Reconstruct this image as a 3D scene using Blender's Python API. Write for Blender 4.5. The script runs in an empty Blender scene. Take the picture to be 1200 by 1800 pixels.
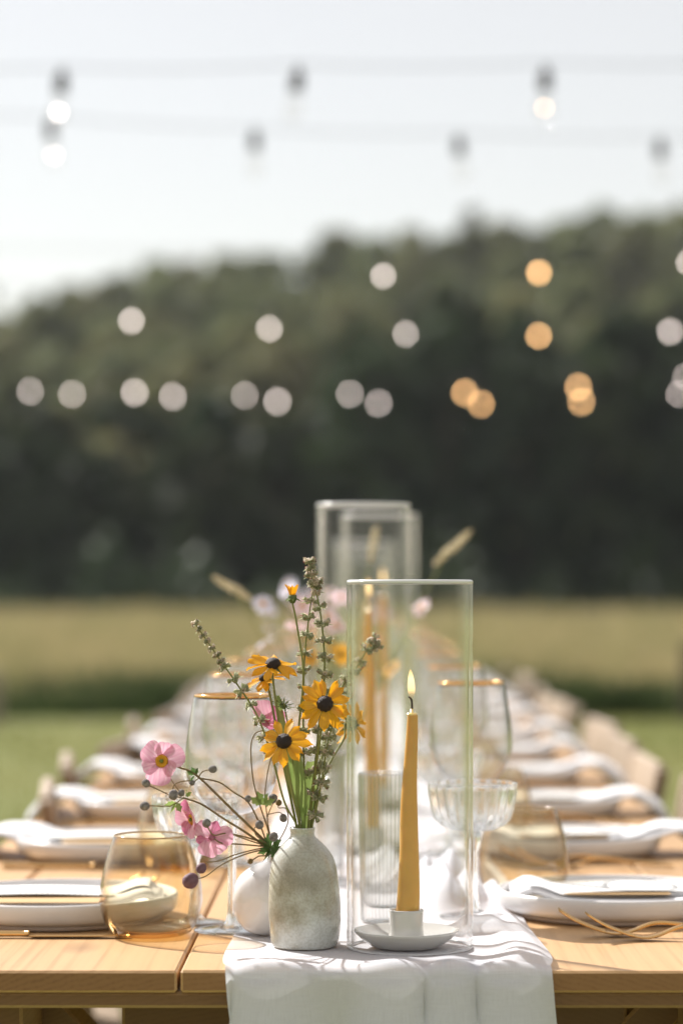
import bpy, math, random
import numpy as np
from mathutils import Vector, Matrix, Euler

R = math.radians
rng = random.Random(7)
nrg = np.random.default_rng(7)
S = bpy.context.scene
COL = S.collection

# ------------------------------------------------------------------ camera
F = 4500.0                 # focal length in photograph pixels (1200 x 1800)
VX, VY = 640.0, 1035.0     # vanishing point of the table's long axis
EYE = 0.35                 # eye height above the table top
TZ = 0.75                  # table top height
ZC = TZ + EYE
cam_d = bpy.data.cameras.new('camera')
cam = bpy.data.objects.new('camera', cam_d); COL.objects.link(cam)
cam.location = (0, 0, ZC); cam.rotation_euler = (R(90), 0, 0)
cam_d.sensor_width = 36; cam_d.lens = 36 * F / 1800
cam_d.shift_x = (600 - VX) / 1800; cam_d.shift_y = (VY - 900) / 1800
cam_d.clip_start = 0.05; cam_d.clip_end = 5000
cam_d.dof.use_dof = True; cam_d.dof.focus_distance = 2.455; cam_d.dof.aperture_fstop = 2.9
cam_d.dof.aperture_blades = 0
S.camera = cam

# ------------------------------------------------------------------ light
SUN_EL, SUN_AZ = 40.0, 44.0      # behind the table, to the left of the view axis
w = bpy.data.worlds.new('World'); S.world = w; w.use_nodes = True
nt = w.node_tree; nt.nodes.clear()
sky = nt.nodes.new('ShaderNodeTexSky'); sky.sky_type = 'NISHITA'; sky.sun_disc = False
sky.sun_elevation = R(SUN_EL); sky.sun_rotation = R(-SUN_AZ)
sky.air_density = 1.0; sky.dust_density = 1.0; sky.ozone_density = 2.0; sky.altitude = 50
bg = nt.nodes.new('ShaderNodeBackground'); bg.inputs['Strength'].default_value = 0.076
wo = nt.nodes.new('ShaderNodeOutputWorld')
veil = nt.nodes.new('ShaderNodeMix'); veil.data_type = 'RGBA'; veil.inputs[0].default_value = 0.50   # even milky veil over the clear sky
veil.inputs[7].default_value = (9.0, 7.9, 6.4, 1)
nt.links.new(sky.outputs[0], veil.inputs[6]); nt.links.new(veil.outputs[2], bg.inputs[0]); nt.links.new(bg.outputs[0], wo.inputs[0])
sl = bpy.data.lights.new('sun', 'SUN'); sl.energy = 4.8; sl.angle = R(0.6); sl.color = (1.0, 0.962, 0.915)
sun = bpy.data.objects.new('sun', sl); COL.objects.link(sun)
sv = Vector((-math.sin(R(SUN_AZ)) * math.cos(R(SUN_EL)), math.cos(R(SUN_AZ)) * math.cos(R(SUN_EL)), math.sin(R(SUN_EL))))
sun.rotation_euler = sv.to_track_quat('Z', 'Y').to_euler(); sun.location = sv * 30

S.view_settings.view_transform = 'Standard'; S.view_settings.look = 'None'
S.view_settings.exposure = 0.78; S.view_settings.gamma = 1.0; S.view_settings.use_curve_mapping = False
cy = S.cycles
cy.max_bounces = 14; cy.transparent_max_bounces = 80; cy.transmission_bounces = 12; cy.glossy_bounces = 5
cy.diffuse_bounces = 4; cy.volume_bounces = 0
cy.sample_clamp_indirect = 6.0; cy.use_denoising = True
try:
    cy.denoiser = 'OPENIMAGEDENOISE'
except Exception:
    pass
cy.caustics_reflective = False; cy.caustics_refractive = False

# ------------------------------------------------------------------ helpers
def P(px, py, d):
    "world point at distance d in front of the lens, measured in the photograph"
    return Vector(((px - VX) * d / F, d, ZC - (py - VY) * d / F))

def setp(o, label=None, cat=None, group=None, kind=None):
    if label: o['label'] = label
    if cat: o['category'] = cat
    if group: o['group'] = group
    if kind: o['kind'] = kind
    return o

def mk(name, V, Fc, mat=None, smooth=True, mats=None, mi=None):
    me = bpy.data.meshes.new(name)
    me.from_pydata([tuple(v) for v in V], [], Fc)
    if smooth: me.polygons.foreach_set('use_smooth', [True] * len(me.polygons))
    for m in (mats or ([mat] if mat else [])): me.materials.append(m)
    if mi is not None: me.polygons.foreach_set('material_index', mi)
    me.update()
    return me

def link(name, me, parent=None, loc=None, mat4=None):
    o = bpy.data.objects.new(name, me); COL.objects.link(o)
    if parent: o.parent = parent
    if loc is not None: o.location = loc
    if mat4 is not None: o.matrix_basis = mat4
    return o

def thing(name, label, cat, loc=(0, 0, 0), rz=0, group=None):
    o = bpy.data.objects.new(name, None); COL.objects.link(o)
    o.empty_display_size = 0.02
    o.location = loc; o.rotation_euler = (0, 0, rz)
    return setp(o, label, cat, group)

def dup(src, loc, rz=None, label=None, group=None, scale=None):
    def cp(o, parent):
        c = o.copy(); COL.objects.link(c); c.parent = parent
        for ch in o.children: cp(ch, c)
        return c
    c = cp(src, None); c.location = loc
    if rz is not None: c.rotation_euler = (0, 0, rz)
    if label: c['label'] = label
    if group: c['group'] = group
    if scale: c.scale = (scale,) * 3 if not hasattr(scale, '__len__') else scale
    return c

def join(*gs):
    V, Fc = [], []
    for v, f in gs:
        n = len(V); V += list(v); Fc += [tuple(i + n for i in q) for q in f]
    return V, Fc

def shift(g, off):
    off = Vector(off); return [Vector(v) - off for v in g[0]], g[1]

def xf(g, m):
    return [m @ Vector(v) for v in g[0]], g[1]

def lathe(prof, seg=48, rfun=None, closed=False):
    V, Fc = [], []
    n = len(prof)
    for i in range(seg):
        a = 2 * math.pi * i / seg; c, s = math.cos(a), math.sin(a)
        for j, (r, z) in enumerate(prof):
            rr = r * (rfun(a, j, z) if rfun else 1.0)
            V.append((rr * c, rr * s, z))
    for i in range(seg):
        k = (i + 1) % seg
        for j in range(n if closed else n - 1):
            l = (j + 1) % n
            Fc.append((i * n + j, k * n + j, k * n + l, i * n + l))
    return V, Fc

def cr(pts, n=8):
    "smooth curve through points (Catmull-Rom)"
    p = [Vector(q) for q in pts]
    if len(p) == 2: p = [p[0], (p[0] + p[1]) / 2, p[1]]
    q = [2 * p[0] - p[1]] + p + [2 * p[-1] - p[-2]]
    out = []
    for i in range(1, len(q) - 2):
        for k in range(n):
            t = k / n
            a, b, c, d = q[i - 1], q[i], q[i + 1], q[i + 2]
            out.append(0.5 * ((2 * b) + (c - a) * t + (2 * a - 5 * b + 4 * c - d) * t * t + (3 * b - a - 3 * c + d) * t ** 3))
    out.append(p[-1])
    return out

def interp(xs, ys, x):
    return float(np.interp(x, xs, ys))

def tube(path, rad, seg=7):
    p = [Vector(q) for q in path]; n = len(p)
    rads = rad if hasattr(rad, '__len__') else [rad] * n
    if len(rads) != n: rads = [float(np.interp(i / (n - 1), np.linspace(0, 1, len(rads)), rads)) for i in range(n)]
    V, Fc = [], []
    t0 = (p[1] - p[0]).normalized()
    u = t0.orthogonal().normalized()
    for i in range(n):
        t = (p[min(i + 1, n - 1)] - p[max(i - 1, 0)])
        t = t.normalized() if t.length > 1e-9 else t0
        u = (u - t * u.dot(t)).normalized(); v = t.cross(u)
        for k in range(seg):
            a = 2 * math.pi * k / seg
            V.append(p[i] + (u * math.cos(a) + v * math.sin(a)) * rads[i])
    for i in range(n - 1):
        for k in range(seg):
            l = (k + 1) % seg
            Fc.append((i * seg + k, i * seg + l, (i + 1) * seg + l, (i + 1) * seg + k))
    Fc.append(tuple(range(seg))[::-1]); Fc.append(tuple((n - 1) * seg + k for k in range(seg)))
    return V, Fc

def box(x0, x1, y0, y1, z0, z1, b=0.003):
    "box with chamfered edges"
    b = min(b, (x1 - x0) * .3, (y1 - y0) * .3, (z1 - z0) * .3)
    V, idx = [], {}
    xs, ys, zs = (x0, x1), (y0, y1), (z0, z1)
    for i in (0, 1):
        for j in (0, 1):
            for k in (0, 1):
                sx, sy, sz = (1, -1)[i], (1, -1)[j], (1, -1)[k]
                c = (xs[i], ys[j], zs[k])
                for ax, o in ((0, (0, sy * b, sz * b)), (1, (sx * b, 0, sz * b)), (2, (sx * b, sy * b, 0))):
                    idx[(i, j, k, ax)] = len(V); V.append((c[0] + o[0], c[1] + o[1], c[2] + o[2]))
    Fc = []
    for ax in range(3):
        for s in (0, 1):
            q = []
            for (a, bb) in ((0, 0), (1, 0), (1, 1), (0, 1)):
                ijk = [0, 0, 0]; ijk[ax] = s
                o = [m for m in range(3) if m != ax]; ijk[o[0]], ijk[o[1]] = a, bb
                q.append(idx[(*ijk, ax)])
            Fc.append(tuple(q))
    for ax in range(3):            # edges along axis ax
        o = [m for m in range(3) if m != ax]
        for a in (0, 1):
            for bb in (0, 1):
                q = []
                for s, face in ((0, o[0]), (1, o[0]), (1, o[1]), (0, o[1])):
                    ijk = [0, 0, 0]; ijk[ax] = s; ijk[o[0]], ijk[o[1]] = a, bb
                    q.append(idx[(*ijk, face)])
                Fc.append(tuple(q))
    for i in (0, 1):
        for j in (0, 1):
            for k in (0, 1): Fc.append(tuple(idx[(i, j, k, ax)] for ax in range(3)))
    return V, Fc

def fix(me):
    import bmesh
    bm = bmesh.new(); bm.from_mesh(me); bmesh.ops.recalc_face_normals(bm, faces=bm.faces); bm.to_mesh(me); bm.free()
    return me

def sweep_flat(pts, widths, thick):
    "flat bar: pts (x,z) profile, widths along y; rounded rectangular section"
    V, Fc = [], []
    n = len(pts)
    for i, (x, z) in enumerate(pts):
        w_, t = widths[i] / 2, (thick[i] if hasattr(thick, '__len__') else thick) / 2
        sec = [(-w_, -t * .4), (-w_ * .8, -t), (w_ * .8, -t), (w_, -t * .4), (w_, t * .4), (w_ * .8, t), (-w_ * .8, t), (-w_, t * .4)]
        for (y, dz) in sec: V.append((x, y, z + dz))
    for i in range(n - 1):
        for k in range(8):
            l = (k + 1) % 8; Fc.append((i * 8 + k, i * 8 + l, (i + 1) * 8 + l, (i + 1) * 8 + k))
    Fc.append(tuple(range(8))); Fc.append(tuple((n - 1) * 8 + k for k in range(8))[::-1])
    return V, Fc

ORD = ['first', 'second', 'third', 'fourth', 'fifth', 'sixth', 'seventh', 'eighth', 'ninth', 'tenth', 'eleventh', 'twelfth']

# ------------------------------------------------------------------ materials
MATS = {}
def newmat(name):
    m = bpy.data.materials.new(name); m.use_nodes = True; m.node_tree.nodes.clear(); MATS[name] = m
    N = m.node_tree.nodes; L = m.node_tree.links
    out = N.new('ShaderNodeOutputMaterial')
    return m, N, L, out

def noise(N, L, scale, detail=4, rough=0.55, vec=None, stretch=None, coord='Object'):
    tc = N.new('ShaderNodeTexCoord'); src = tc.outputs[coord]
    if stretch:
        mp = N.new('ShaderNodeMapping'); mp.inputs['Scale'].default_value = stretch
        L.new(src, mp.inputs[0]); src = mp.outputs[0]
    n = N.new('ShaderNodeTexNoise'); n.inputs['Scale'].default_value = scale
    n.inputs['Detail'].default_value = detail; n.inputs['Roughness'].default_value = rough
    L.new(src, n.inputs['Vector'])
    return n

def ramp(N, L, src, stops):
    r = N.new('ShaderNodeValToRGB'); e = r.color_ramp.elements
    while len(e) > 1: e.remove(e[-1])
    e[0].position = stops[0][0]; e[0].color = (*stops[0][1], 1)
    for p, c in stops[1:]:
        x = e.new(p); x.color = (*c, 1)
    L.new(src, r.inputs[0])
    return r

def prin(name, col, rough=0.5, metal=0.0, spec=0.5, var=None, vscale=20, stretch=None, bump=0.0, bscale=200, bstretch=None, sss=0.0, coat=0.0, col2=None):
    m, N, L, out = newmat(name)
    b = N.new('ShaderNodeBsdfPrincipled')
    b.inputs['Roughness'].default_value = rough; b.inputs['Metallic'].default_value = metal
    b.inputs['Specular IOR Level'].default_value = spec
    b.inputs['Base Color'].default_value = (*col, 1)
    if coat: b.inputs['Coat Weight'].default_value = coat; b.inputs['Coat Roughness'].default_value = 0.08
    if sss:
        b.inputs['Subsurface Weight'].default_value = sss; b.inputs['Subsurface Radius'].default_value = (0.012, 0.006, 0.002)
        b.inputs['Subsurface Scale'].default_value = 1.0
    if var or col2:
        n = noise(N, L, vscale, stretch=stretch)
        c2 = col2 or tuple(max(0, c * (1 - var)) for c in col)
        r = ramp(N, L, n.outputs[0], [(0.3, c2), (0.7, col)]); L.new(r.outputs[0], b.inputs['Base Color'])
    if bump:
        n2 = noise(N, L, bscale, stretch=bstretch)
        bp = N.new('ShaderNodeBump'); bp.inputs['Strength'].default_value = bump; bp.inputs['Distance'].default_value = 0.002
        L.new(n2.outputs[0], bp.inputs['Height']); L.new(bp.outputs[0], b.inputs['Normal'])
    L.new(b.outputs[0], out.inputs[0])
    return m

def leafy(name, c1, c2, trans=0.45, scale=3.0, rough=0.5, tcol=None, randobj=False, stretch=None):
    "thin leaf / petal: diffuse + translucent + a little gloss"
    m, N, L, out = newmat(name)
    n = noise(N, L, scale, stretch=stretch)
    r = ramp(N, L, n.outputs[0], [(0.3, c1), (0.7, c2)])
    src = r.outputs[0]
    if randobj:
        oi = N.new('ShaderNodeObjectInfo'); hs = N.new('ShaderNodeHueSaturation')
        mr = N.new('ShaderNodeMapRange'); mr.inputs[3].default_value = 0.465; mr.inputs[4].default_value = 0.52
        L.new(oi.outputs['Random'], mr.inputs[0]); L.new(mr.outputs[0], hs.inputs['Hue'])
        mr2 = N.new('ShaderNodeMapRange'); mr2.inputs[3].default_value = 0.75; mr2.inputs[4].default_value = 1.35
        ml = N.new('ShaderNodeMath'); ml.operation = 'MULTIPLY'; ml.inputs[1].default_value = 7.13
        fr = N.new('ShaderNodeMath'); fr.operation = 'FRACT'
        L.new(oi.outputs['Random'], ml.inputs[0]); L.new(ml.outputs[0], fr.inputs[0]); L.new(fr.outputs[0], mr2.inputs[0])
        L.new(mr2.outputs[0], hs.inputs['Value']); L.new(src, hs.inputs['Color']); src = hs.outputs[0]
    d = N.new('ShaderNodeBsdfDiffuse'); t = N.new('ShaderNodeBsdfTranslucent'); g = N.new('ShaderNodeBsdfGlossy')
    g.inputs['Roughness'].default_value = rough; g.inputs['Color'].default_value = (.8, .8, .8, 1)
    L.new(src, d.inputs[0])
    if tcol:
        mx = N.new('ShaderNodeMix'); mx.data_type = 'RGBA'; mx.blend_type = 'MULTIPLY'; mx.inputs[0].default_value = 1
        mx.inputs[7].default_value = (*tcol, 1); L.new(src, mx.inputs[6]); L.new(mx.outputs[2], t.inputs[0])
    else: L.new(src, t.inputs[0])
    m1 = N.new('ShaderNodeMixShader'); m1.inputs[0].default_value = trans
    m2 = N.new('ShaderNodeMixShader'); m2.inputs[0].default_value = 0.04
    L.new(d.outputs[0], m1.inputs[1]); L.new(t.outputs[0], m1.inputs[2]); L.new(m1.outputs[0], m2.inputs[1]); L.new(g.outputs[0], m2.inputs[2])
    L.new(m2.outputs[0], out.inputs[0])
    return m

def thin_glass(name, col=(1, 1, 1), edge=(.8, .82, .82), ior=1.5, rough=0.0, power=3.0, boost=1.0, f0=.024, streak=False):
    "thin wall: clear transmission with Fresnel reflection; longer path through the glass at grazing angles"
    m, N, L, out = newmat(name)
    tr = N.new('ShaderNodeBsdfTransparent'); gl = N.new('ShaderNodeBsdfGlossy'); gl.inputs['Roughness'].default_value = rough
    lw = N.new('ShaderNodeLayerWeight'); lw.inputs[0].default_value = 0.5
    pw = N.new('ShaderNodeMath'); pw.operation = 'POWER'; pw.inputs[1].default_value = power; L.new(lw.outputs['Facing'], pw.inputs[0])
    mx = N.new('ShaderNodeMix'); mx.data_type = 'RGBA'; mx.inputs[6].default_value = (*col, 1); mx.inputs[7].default_value = (*edge, 1)
    L.new(pw.outputs[0], mx.inputs[0]); L.new(mx.outputs[2], tr.inputs[0])
    p5 = N.new('ShaderNodeMath'); p5.operation = 'POWER'; p5.inputs[1].default_value = 5.0; L.new(lw.outputs['Facing'], p5.inputs[0])
    fr = N.new('ShaderNodeMath'); fr.operation = 'MULTIPLY_ADD'; fr.inputs[1].default_value = 0.92; fr.inputs[2].default_value = f0; L.new(p5.outputs[0], fr.inputs[0])   # Schlick
    # waviness of blown glass
    n = noise(N, L, 1, 4, .6, stretch=(170, 170, 1.2)) if streak else noise(N, L, 18, 2); bp = N.new('ShaderNodeBump'); bp.inputs['Strength'].default_value = 0.45 if streak else 0.06; bp.inputs['Distance'].default_value = 0.004
    L.new(n.outputs[0], bp.inputs['Height']); L.new(bp.outputs[0], gl.inputs['Normal'])
    ml = N.new('ShaderNodeMath'); ml.operation = 'MULTIPLY'; ml.inputs[1].default_value = boost; ml.use_clamp = True
    L.new(fr.outputs[0], ml.inputs[0])
    ms = N.new('ShaderNodeMixShader'); L.new(ml.outputs[0], ms.inputs[0]); L.new(tr.outputs[0], ms.inputs[1]); L.new(gl.outputs[0], ms.inputs[2])
    L.new(ms.outputs[0], out.inputs[0])
    return m

def solid_glass(name, col=(1, 1, 1), ior=1.5):
    m, N, L, out = newmat(name)
    g = N.new('ShaderNodeBsdfGlass'); g.inputs['IOR'].default_value = ior; g.inputs['Roughness'].default_value = 0.0; g.inputs['Color'].default_value = (*col, 1)
    t = N.new('ShaderNodeBsdfTransparent'); t.inputs[0].default_value = (*col, 1)
    ms = N.new('ShaderNodeMixShader'); ms.inputs[0].default_value = 0.25
    L.new(g.outputs[0], ms.inputs[1]); L.new(t.outputs[0], ms.inputs[2]); L.new(ms.outputs[0], out.inputs[0])
    return m

def emit(name, col, s):
    m, N, L, out = newmat(name)
    e = N.new('ShaderNodeEmission'); e.inputs[0].default_value = (*col, 1); e.inputs[1].default_value = s
    L.new(e.outputs[0], out.inputs[0]); return m

def wood(name, light, dark, ring_y=True, scale=1.0, knots=True, rough=0.45):
    "solid timber: growth rings round an axis below the board, grain, a few knots"
    m, N, L, out = newmat(name)
    tc = N.new('ShaderNodeTexCoord')
    oi = N.new('ShaderNodeObjectInfo')
    off = N.new('ShaderNodeVectorMath'); off.operation = 'SCALE'; off.inputs['Scale'].default_value = 3.7
    cb = N.new('ShaderNodeCombineXYZ'); L.new(oi.outputs['Random'], cb.inputs[0]); L.new(oi.outputs['Random'], cb.inputs[1])
    L.new(cb.outputs[0], off.inputs[0])
    ad = N.new('ShaderNodeVectorMath'); ad.operation = 'ADD'; L.new(tc.outputs['Object'], ad.inputs[0]); L.new(off.outputs[0], ad.inputs[1])
    # rings
    mp = N.new('ShaderNodeMapping'); mp.inputs['Scale'].default_value = (1, 0.012, 1) ; mp.inputs['Location'].default_value = (0.03, 0, 0.11)
    L.new(tc.outputs['Object'], mp.inputs[0])
    wv = N.new('ShaderNodeTexWave'); wv.wave_type = 'RINGS'; wv.rings_direction = 'Y'
    wv.inputs['Scale'].default_value = 60 * scale; wv.inputs['Distortion'].default_value = 5.0; wv.inputs['Detail'].default_value = 2; wv.inputs['Detail Scale'].default_value = .8
    L.new(mp.outputs[0], wv.inputs[0])
    # fine grain
    mg = N.new('ShaderNodeMapping'); mg.inputs['Scale'].default_value = (260, 5, 260); L.new(ad.outputs[0], mg.inputs[0])
    ng = N.new('ShaderNodeTexNoise'); ng.inputs['Scale'].default_value = 1.0; ng.inputs['Detail'].default_value = 5; L.new(mg.outputs[0], ng.inputs['Vector'])
    nb = N.new('ShaderNodeTexNoise'); nb.inputs['Scale'].default_value = 4; nb.inputs['Detail'].default_value = 3
    mb = N.new('ShaderNodeMapping'); mb.inputs['Scale'].default_value = (1.6, .5, 1.6); L.new(ad.outputs[0], mb.inputs[0]); L.new(mb.outputs[0], nb.inputs['Vector'])
    a1 = N.new('ShaderNodeMath'); a1.operation = 'MULTIPLY_ADD'; a1.inputs[1].default_value = 0.19
    a2 = N.new('ShaderNodeMath'); a2.operation = 'MULTIPLY'; a2.inputs[1].default_value = 0.46
    L.new(ng.outputs[0], a2.inputs[0]); L.new(wv.outputs[1], a1.inputs[0]); L.new(a2.outputs[0], a1.inputs[2])
    a3 = N.new('ShaderNodeMath'); a3.operation = 'MULTIPLY_ADD'; a3.inputs[1].default_value = 0.35; L.new(nb.outputs[0], a3.inputs[0]); L.new(a1.outputs[0], a3.inputs[2])
    mid = tuple((a + b) / 2 for a, b in zip(light, dark))
    r = ramp(N, L, a3.outputs[0], [(0.2, light), (0.55, tuple(l * .6 + mm * .4 for l, mm in zip(light, mid))), (0.95, dark)])
    src = r.outputs[0]
    if knots:
        mk_ = N.new('ShaderNodeMapping'); mk_.inputs['Scale'].default_value = (7.5, 3.4, 3); L.new(ad.outputs[0], mk_.inputs[0])
        vo = N.new('ShaderNodeTexVoronoi'); vo.inputs['Scale'].default_value = 1.0; L.new(mk_.outputs[0], vo.inputs['Vector'])
        rk = ramp(N, L, vo.outputs['Distance'], [(0.045, (1, 1, 1)), (0.10, (.35, .35, .35)), (0.19, (0, 0, 0))])
        mx = N.new('ShaderNodeMix'); mx.data_type = 'RGBA'; mx.inputs[7].default_value = (dark[0] * .35, dark[1] * .28, dark[2] * .22, 1)
        L.new(rk.outputs[0], mx.inputs[0]); L.new(src, mx.inputs[6]); src = mx.outputs[2]
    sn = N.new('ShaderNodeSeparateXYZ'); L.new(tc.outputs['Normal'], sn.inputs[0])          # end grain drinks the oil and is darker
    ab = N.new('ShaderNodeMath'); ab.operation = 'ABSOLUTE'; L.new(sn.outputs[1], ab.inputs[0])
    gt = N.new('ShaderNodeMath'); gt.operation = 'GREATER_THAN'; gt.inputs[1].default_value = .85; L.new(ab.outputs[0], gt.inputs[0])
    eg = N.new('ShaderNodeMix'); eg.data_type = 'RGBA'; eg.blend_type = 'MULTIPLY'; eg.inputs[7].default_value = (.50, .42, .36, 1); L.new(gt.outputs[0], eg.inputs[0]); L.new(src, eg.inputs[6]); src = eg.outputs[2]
    tv = N.new('ShaderNodeHueSaturation'); tr_ = N.new('ShaderNodeMapRange'); tr_.inputs[3].default_value = .86; tr_.inputs[4].default_value = 1.08
    L.new(oi.outputs['Random'], tr_.inputs[0]); L.new(tr_.outputs[0], tv.inputs['Value']); L.new(src, tv.inputs['Color']); src = tv.outputs[0]
    b = N.new('ShaderNodeBsdfPrincipled'); b.inputs['Roughness'].default_value = rough; b.inputs['Specular IOR Level'].default_value = 0.35
    L.new(src, b.inputs['Base Color'])
    bp = N.new('ShaderNodeBump'); bp.inputs['Strength'].default_value = 0.25; bp.inputs['Distance'].default_value = 0.0006
    L.new(a1.outputs[0], bp.inputs['Height']); L.new(bp.outputs[0], b.inputs['Normal'])
    L.new(b.outputs[0], out.inputs[0])
    return m

M_wood = wood('pale_pine', (.57, .36, .18), (.31, .155, .065))
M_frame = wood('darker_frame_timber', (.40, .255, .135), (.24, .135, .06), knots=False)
M_chair = wood('pale_chair_wood', (.42, .33, .245), (.28, .21, .15), knots=False, scale=.7)
M_plate = prin('white_stoneware', (.78, .76, .75), rough=.32, spec=.5, var=.05, vscale=30, bump=.05, bscale=300)
M_foot = prin('raw_clay_foot', (.60, .50, .42), rough=.7)
M_linen = prin('white_linen', (.82, .82, .84), rough=.9, spec=.1, bump=.35, bscale=900)
M_paper = None
M_gold = prin('brushed_gold', (.72, .46, .20), rough=.24, metal=1.0, bump=.05, bscale=500)
M_goldrim = prin('gold_rim', (.86, .50, .22), rough=.15, metal=1.0)
M_clear = thin_glass('clear_thin_glass', (.99, .99, .99), (.42, .44, .45), power=4, boost=2.6, f0=.018)
M_hurr = thin_glass('hurricane_glass_wall', (.997, .998, .997), (.46, .45, .42), power=8, boost=1.5, f0=.009, streak=True)
def hurr_mat():
    m = M_hurr; N, L = m.node_tree.nodes, m.node_tree.links
    out = [n for n in N if n.type == 'OUTPUT_MATERIAL'][0]; thin = out.inputs[0].links[0].from_socket
    g = N.new('ShaderNodeBsdfGlass'); g.inputs['IOR'].default_value = 1.5; g.inputs['Roughness'].default_value = 0.0
    ms = N.new('ShaderNodeMixShader')          # the curved edges bend the view, the face stays clear
    lw = N.new('ShaderNodeLayerWeight'); lw.inputs[0].default_value = .5
    pw = N.new('ShaderNodeMath'); pw.operation = 'POWER'; pw.inputs[1].default_value = 4.4; L.new(lw.outputs['Facing'], pw.inputs[0]); L.new(pw.outputs[0], ms.inputs[0])
    L.new(thin, ms.inputs[1]); L.new(g.outputs[0], ms.inputs[2]); L.new(ms.outputs[0], out.inputs[0])
hurr_mat()
M_amber = thin_glass('amber_thin_glass', (.991, .969, .90), (.79, .57, .32), power=2.6, boost=1.8, f0=.02)
M_amber_base = thin_glass('amber_thick_base', (.965, .87, .68), (.84, .60, .30), power=2.0)
M_amber_rim = prin('amber_lip', (.72, .50, .26), rough=.12, spec=.8)
M_amber_rim.node_tree.nodes['Principled BSDF'].inputs['Transmission Weight'].default_value = .5
M_crystal = solid_glass('cut_crystal', (.97, .98, .98))
M_stemglass = solid_glass('stem_glass', (.97, .98, .98))
M_rib = thin_glass('ribbed_glass', (.99, .99, .985), (.56, .59, .58), power=1.2, boost=5.0, rough=.10)
M_wax = prin('ochre_wax', (.68, .395, .105), rough=.3, sss=.4, var=.12, vscale=40, spec=.4)
M_waxtop = prin('melted_wax', (.80, .62, .28), rough=.2, sss=.3)
M_wick = prin('charred_wick', (.035, .018, .02), rough=.8)
M_dish = prin('pale_grey_glaze', (.60, .585, .555), rough=.16, coat=.5, var=.07, vscale=25)
M_whitecer = prin('white_glossy_ceramic', (.74, .73, .74), rough=.12, coat=.6, bump=.25, bscale=60)

def vase_mat():
    m, N, L, out = newmat('mottled_grey_green_glaze')
    n = noise(N, L, 20, 6, .55); n2 = noise(N, L, 420, 3, .6); n3 = noise(N, L, 9, 4, .6)
    r = ramp(N, L, n.outputs[0], [(.36, (.32, .30, .235)), (.47, (.47, .465, .415)), (.58, (.58, .60, .57))])
    r3 = ramp(N, L, n3.outputs[0], [(.42, (.86, .84, .78)), (.58, (1, 1, 1))])
    r2 = ramp(N, L, n2.outputs[0], [(.40, (.62, .60, .54)), (.56, (1, 1, 1))])
    m1 = N.new('ShaderNodeMix'); m1.data_type = 'RGBA'; m1.blend_type = 'MULTIPLY'; m1.inputs[0].default_value = 1
    L.new(r.outputs[0], m1.inputs[6]); L.new(r3.outputs[0], m1.inputs[7])
    m2 = N.new('ShaderNodeMix'); m2.data_type = 'RGBA'; m2.blend_type = 'MULTIPLY'; m2.inputs[0].default_value = .4
    L.new(m1.outputs[2], m2.inputs[6]); L.new(r2.outputs[0], m2.inputs[7])
    b = N.new('ShaderNodeBsdfPrincipled'); b.inputs['Roughness'].default_value = .22; b.inputs['Coat Weight'].default_value = .5; b.inputs['Coat Roughness'].default_value = .1
    L.new(m2.outputs[2], b.inputs['Base Color'])
    bp = N.new('ShaderNodeBump'); bp.inputs['Strength'].default_value = .25; bp.inputs['Distance'].default_value = .0015
    L.new(n.outputs[0], bp.inputs['Height']); L.new(bp.outputs[0], b.inputs['Normal'])
    L.new(b.outputs[0], out.inputs[0]); return m
M_vase = vase_mat()

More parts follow.
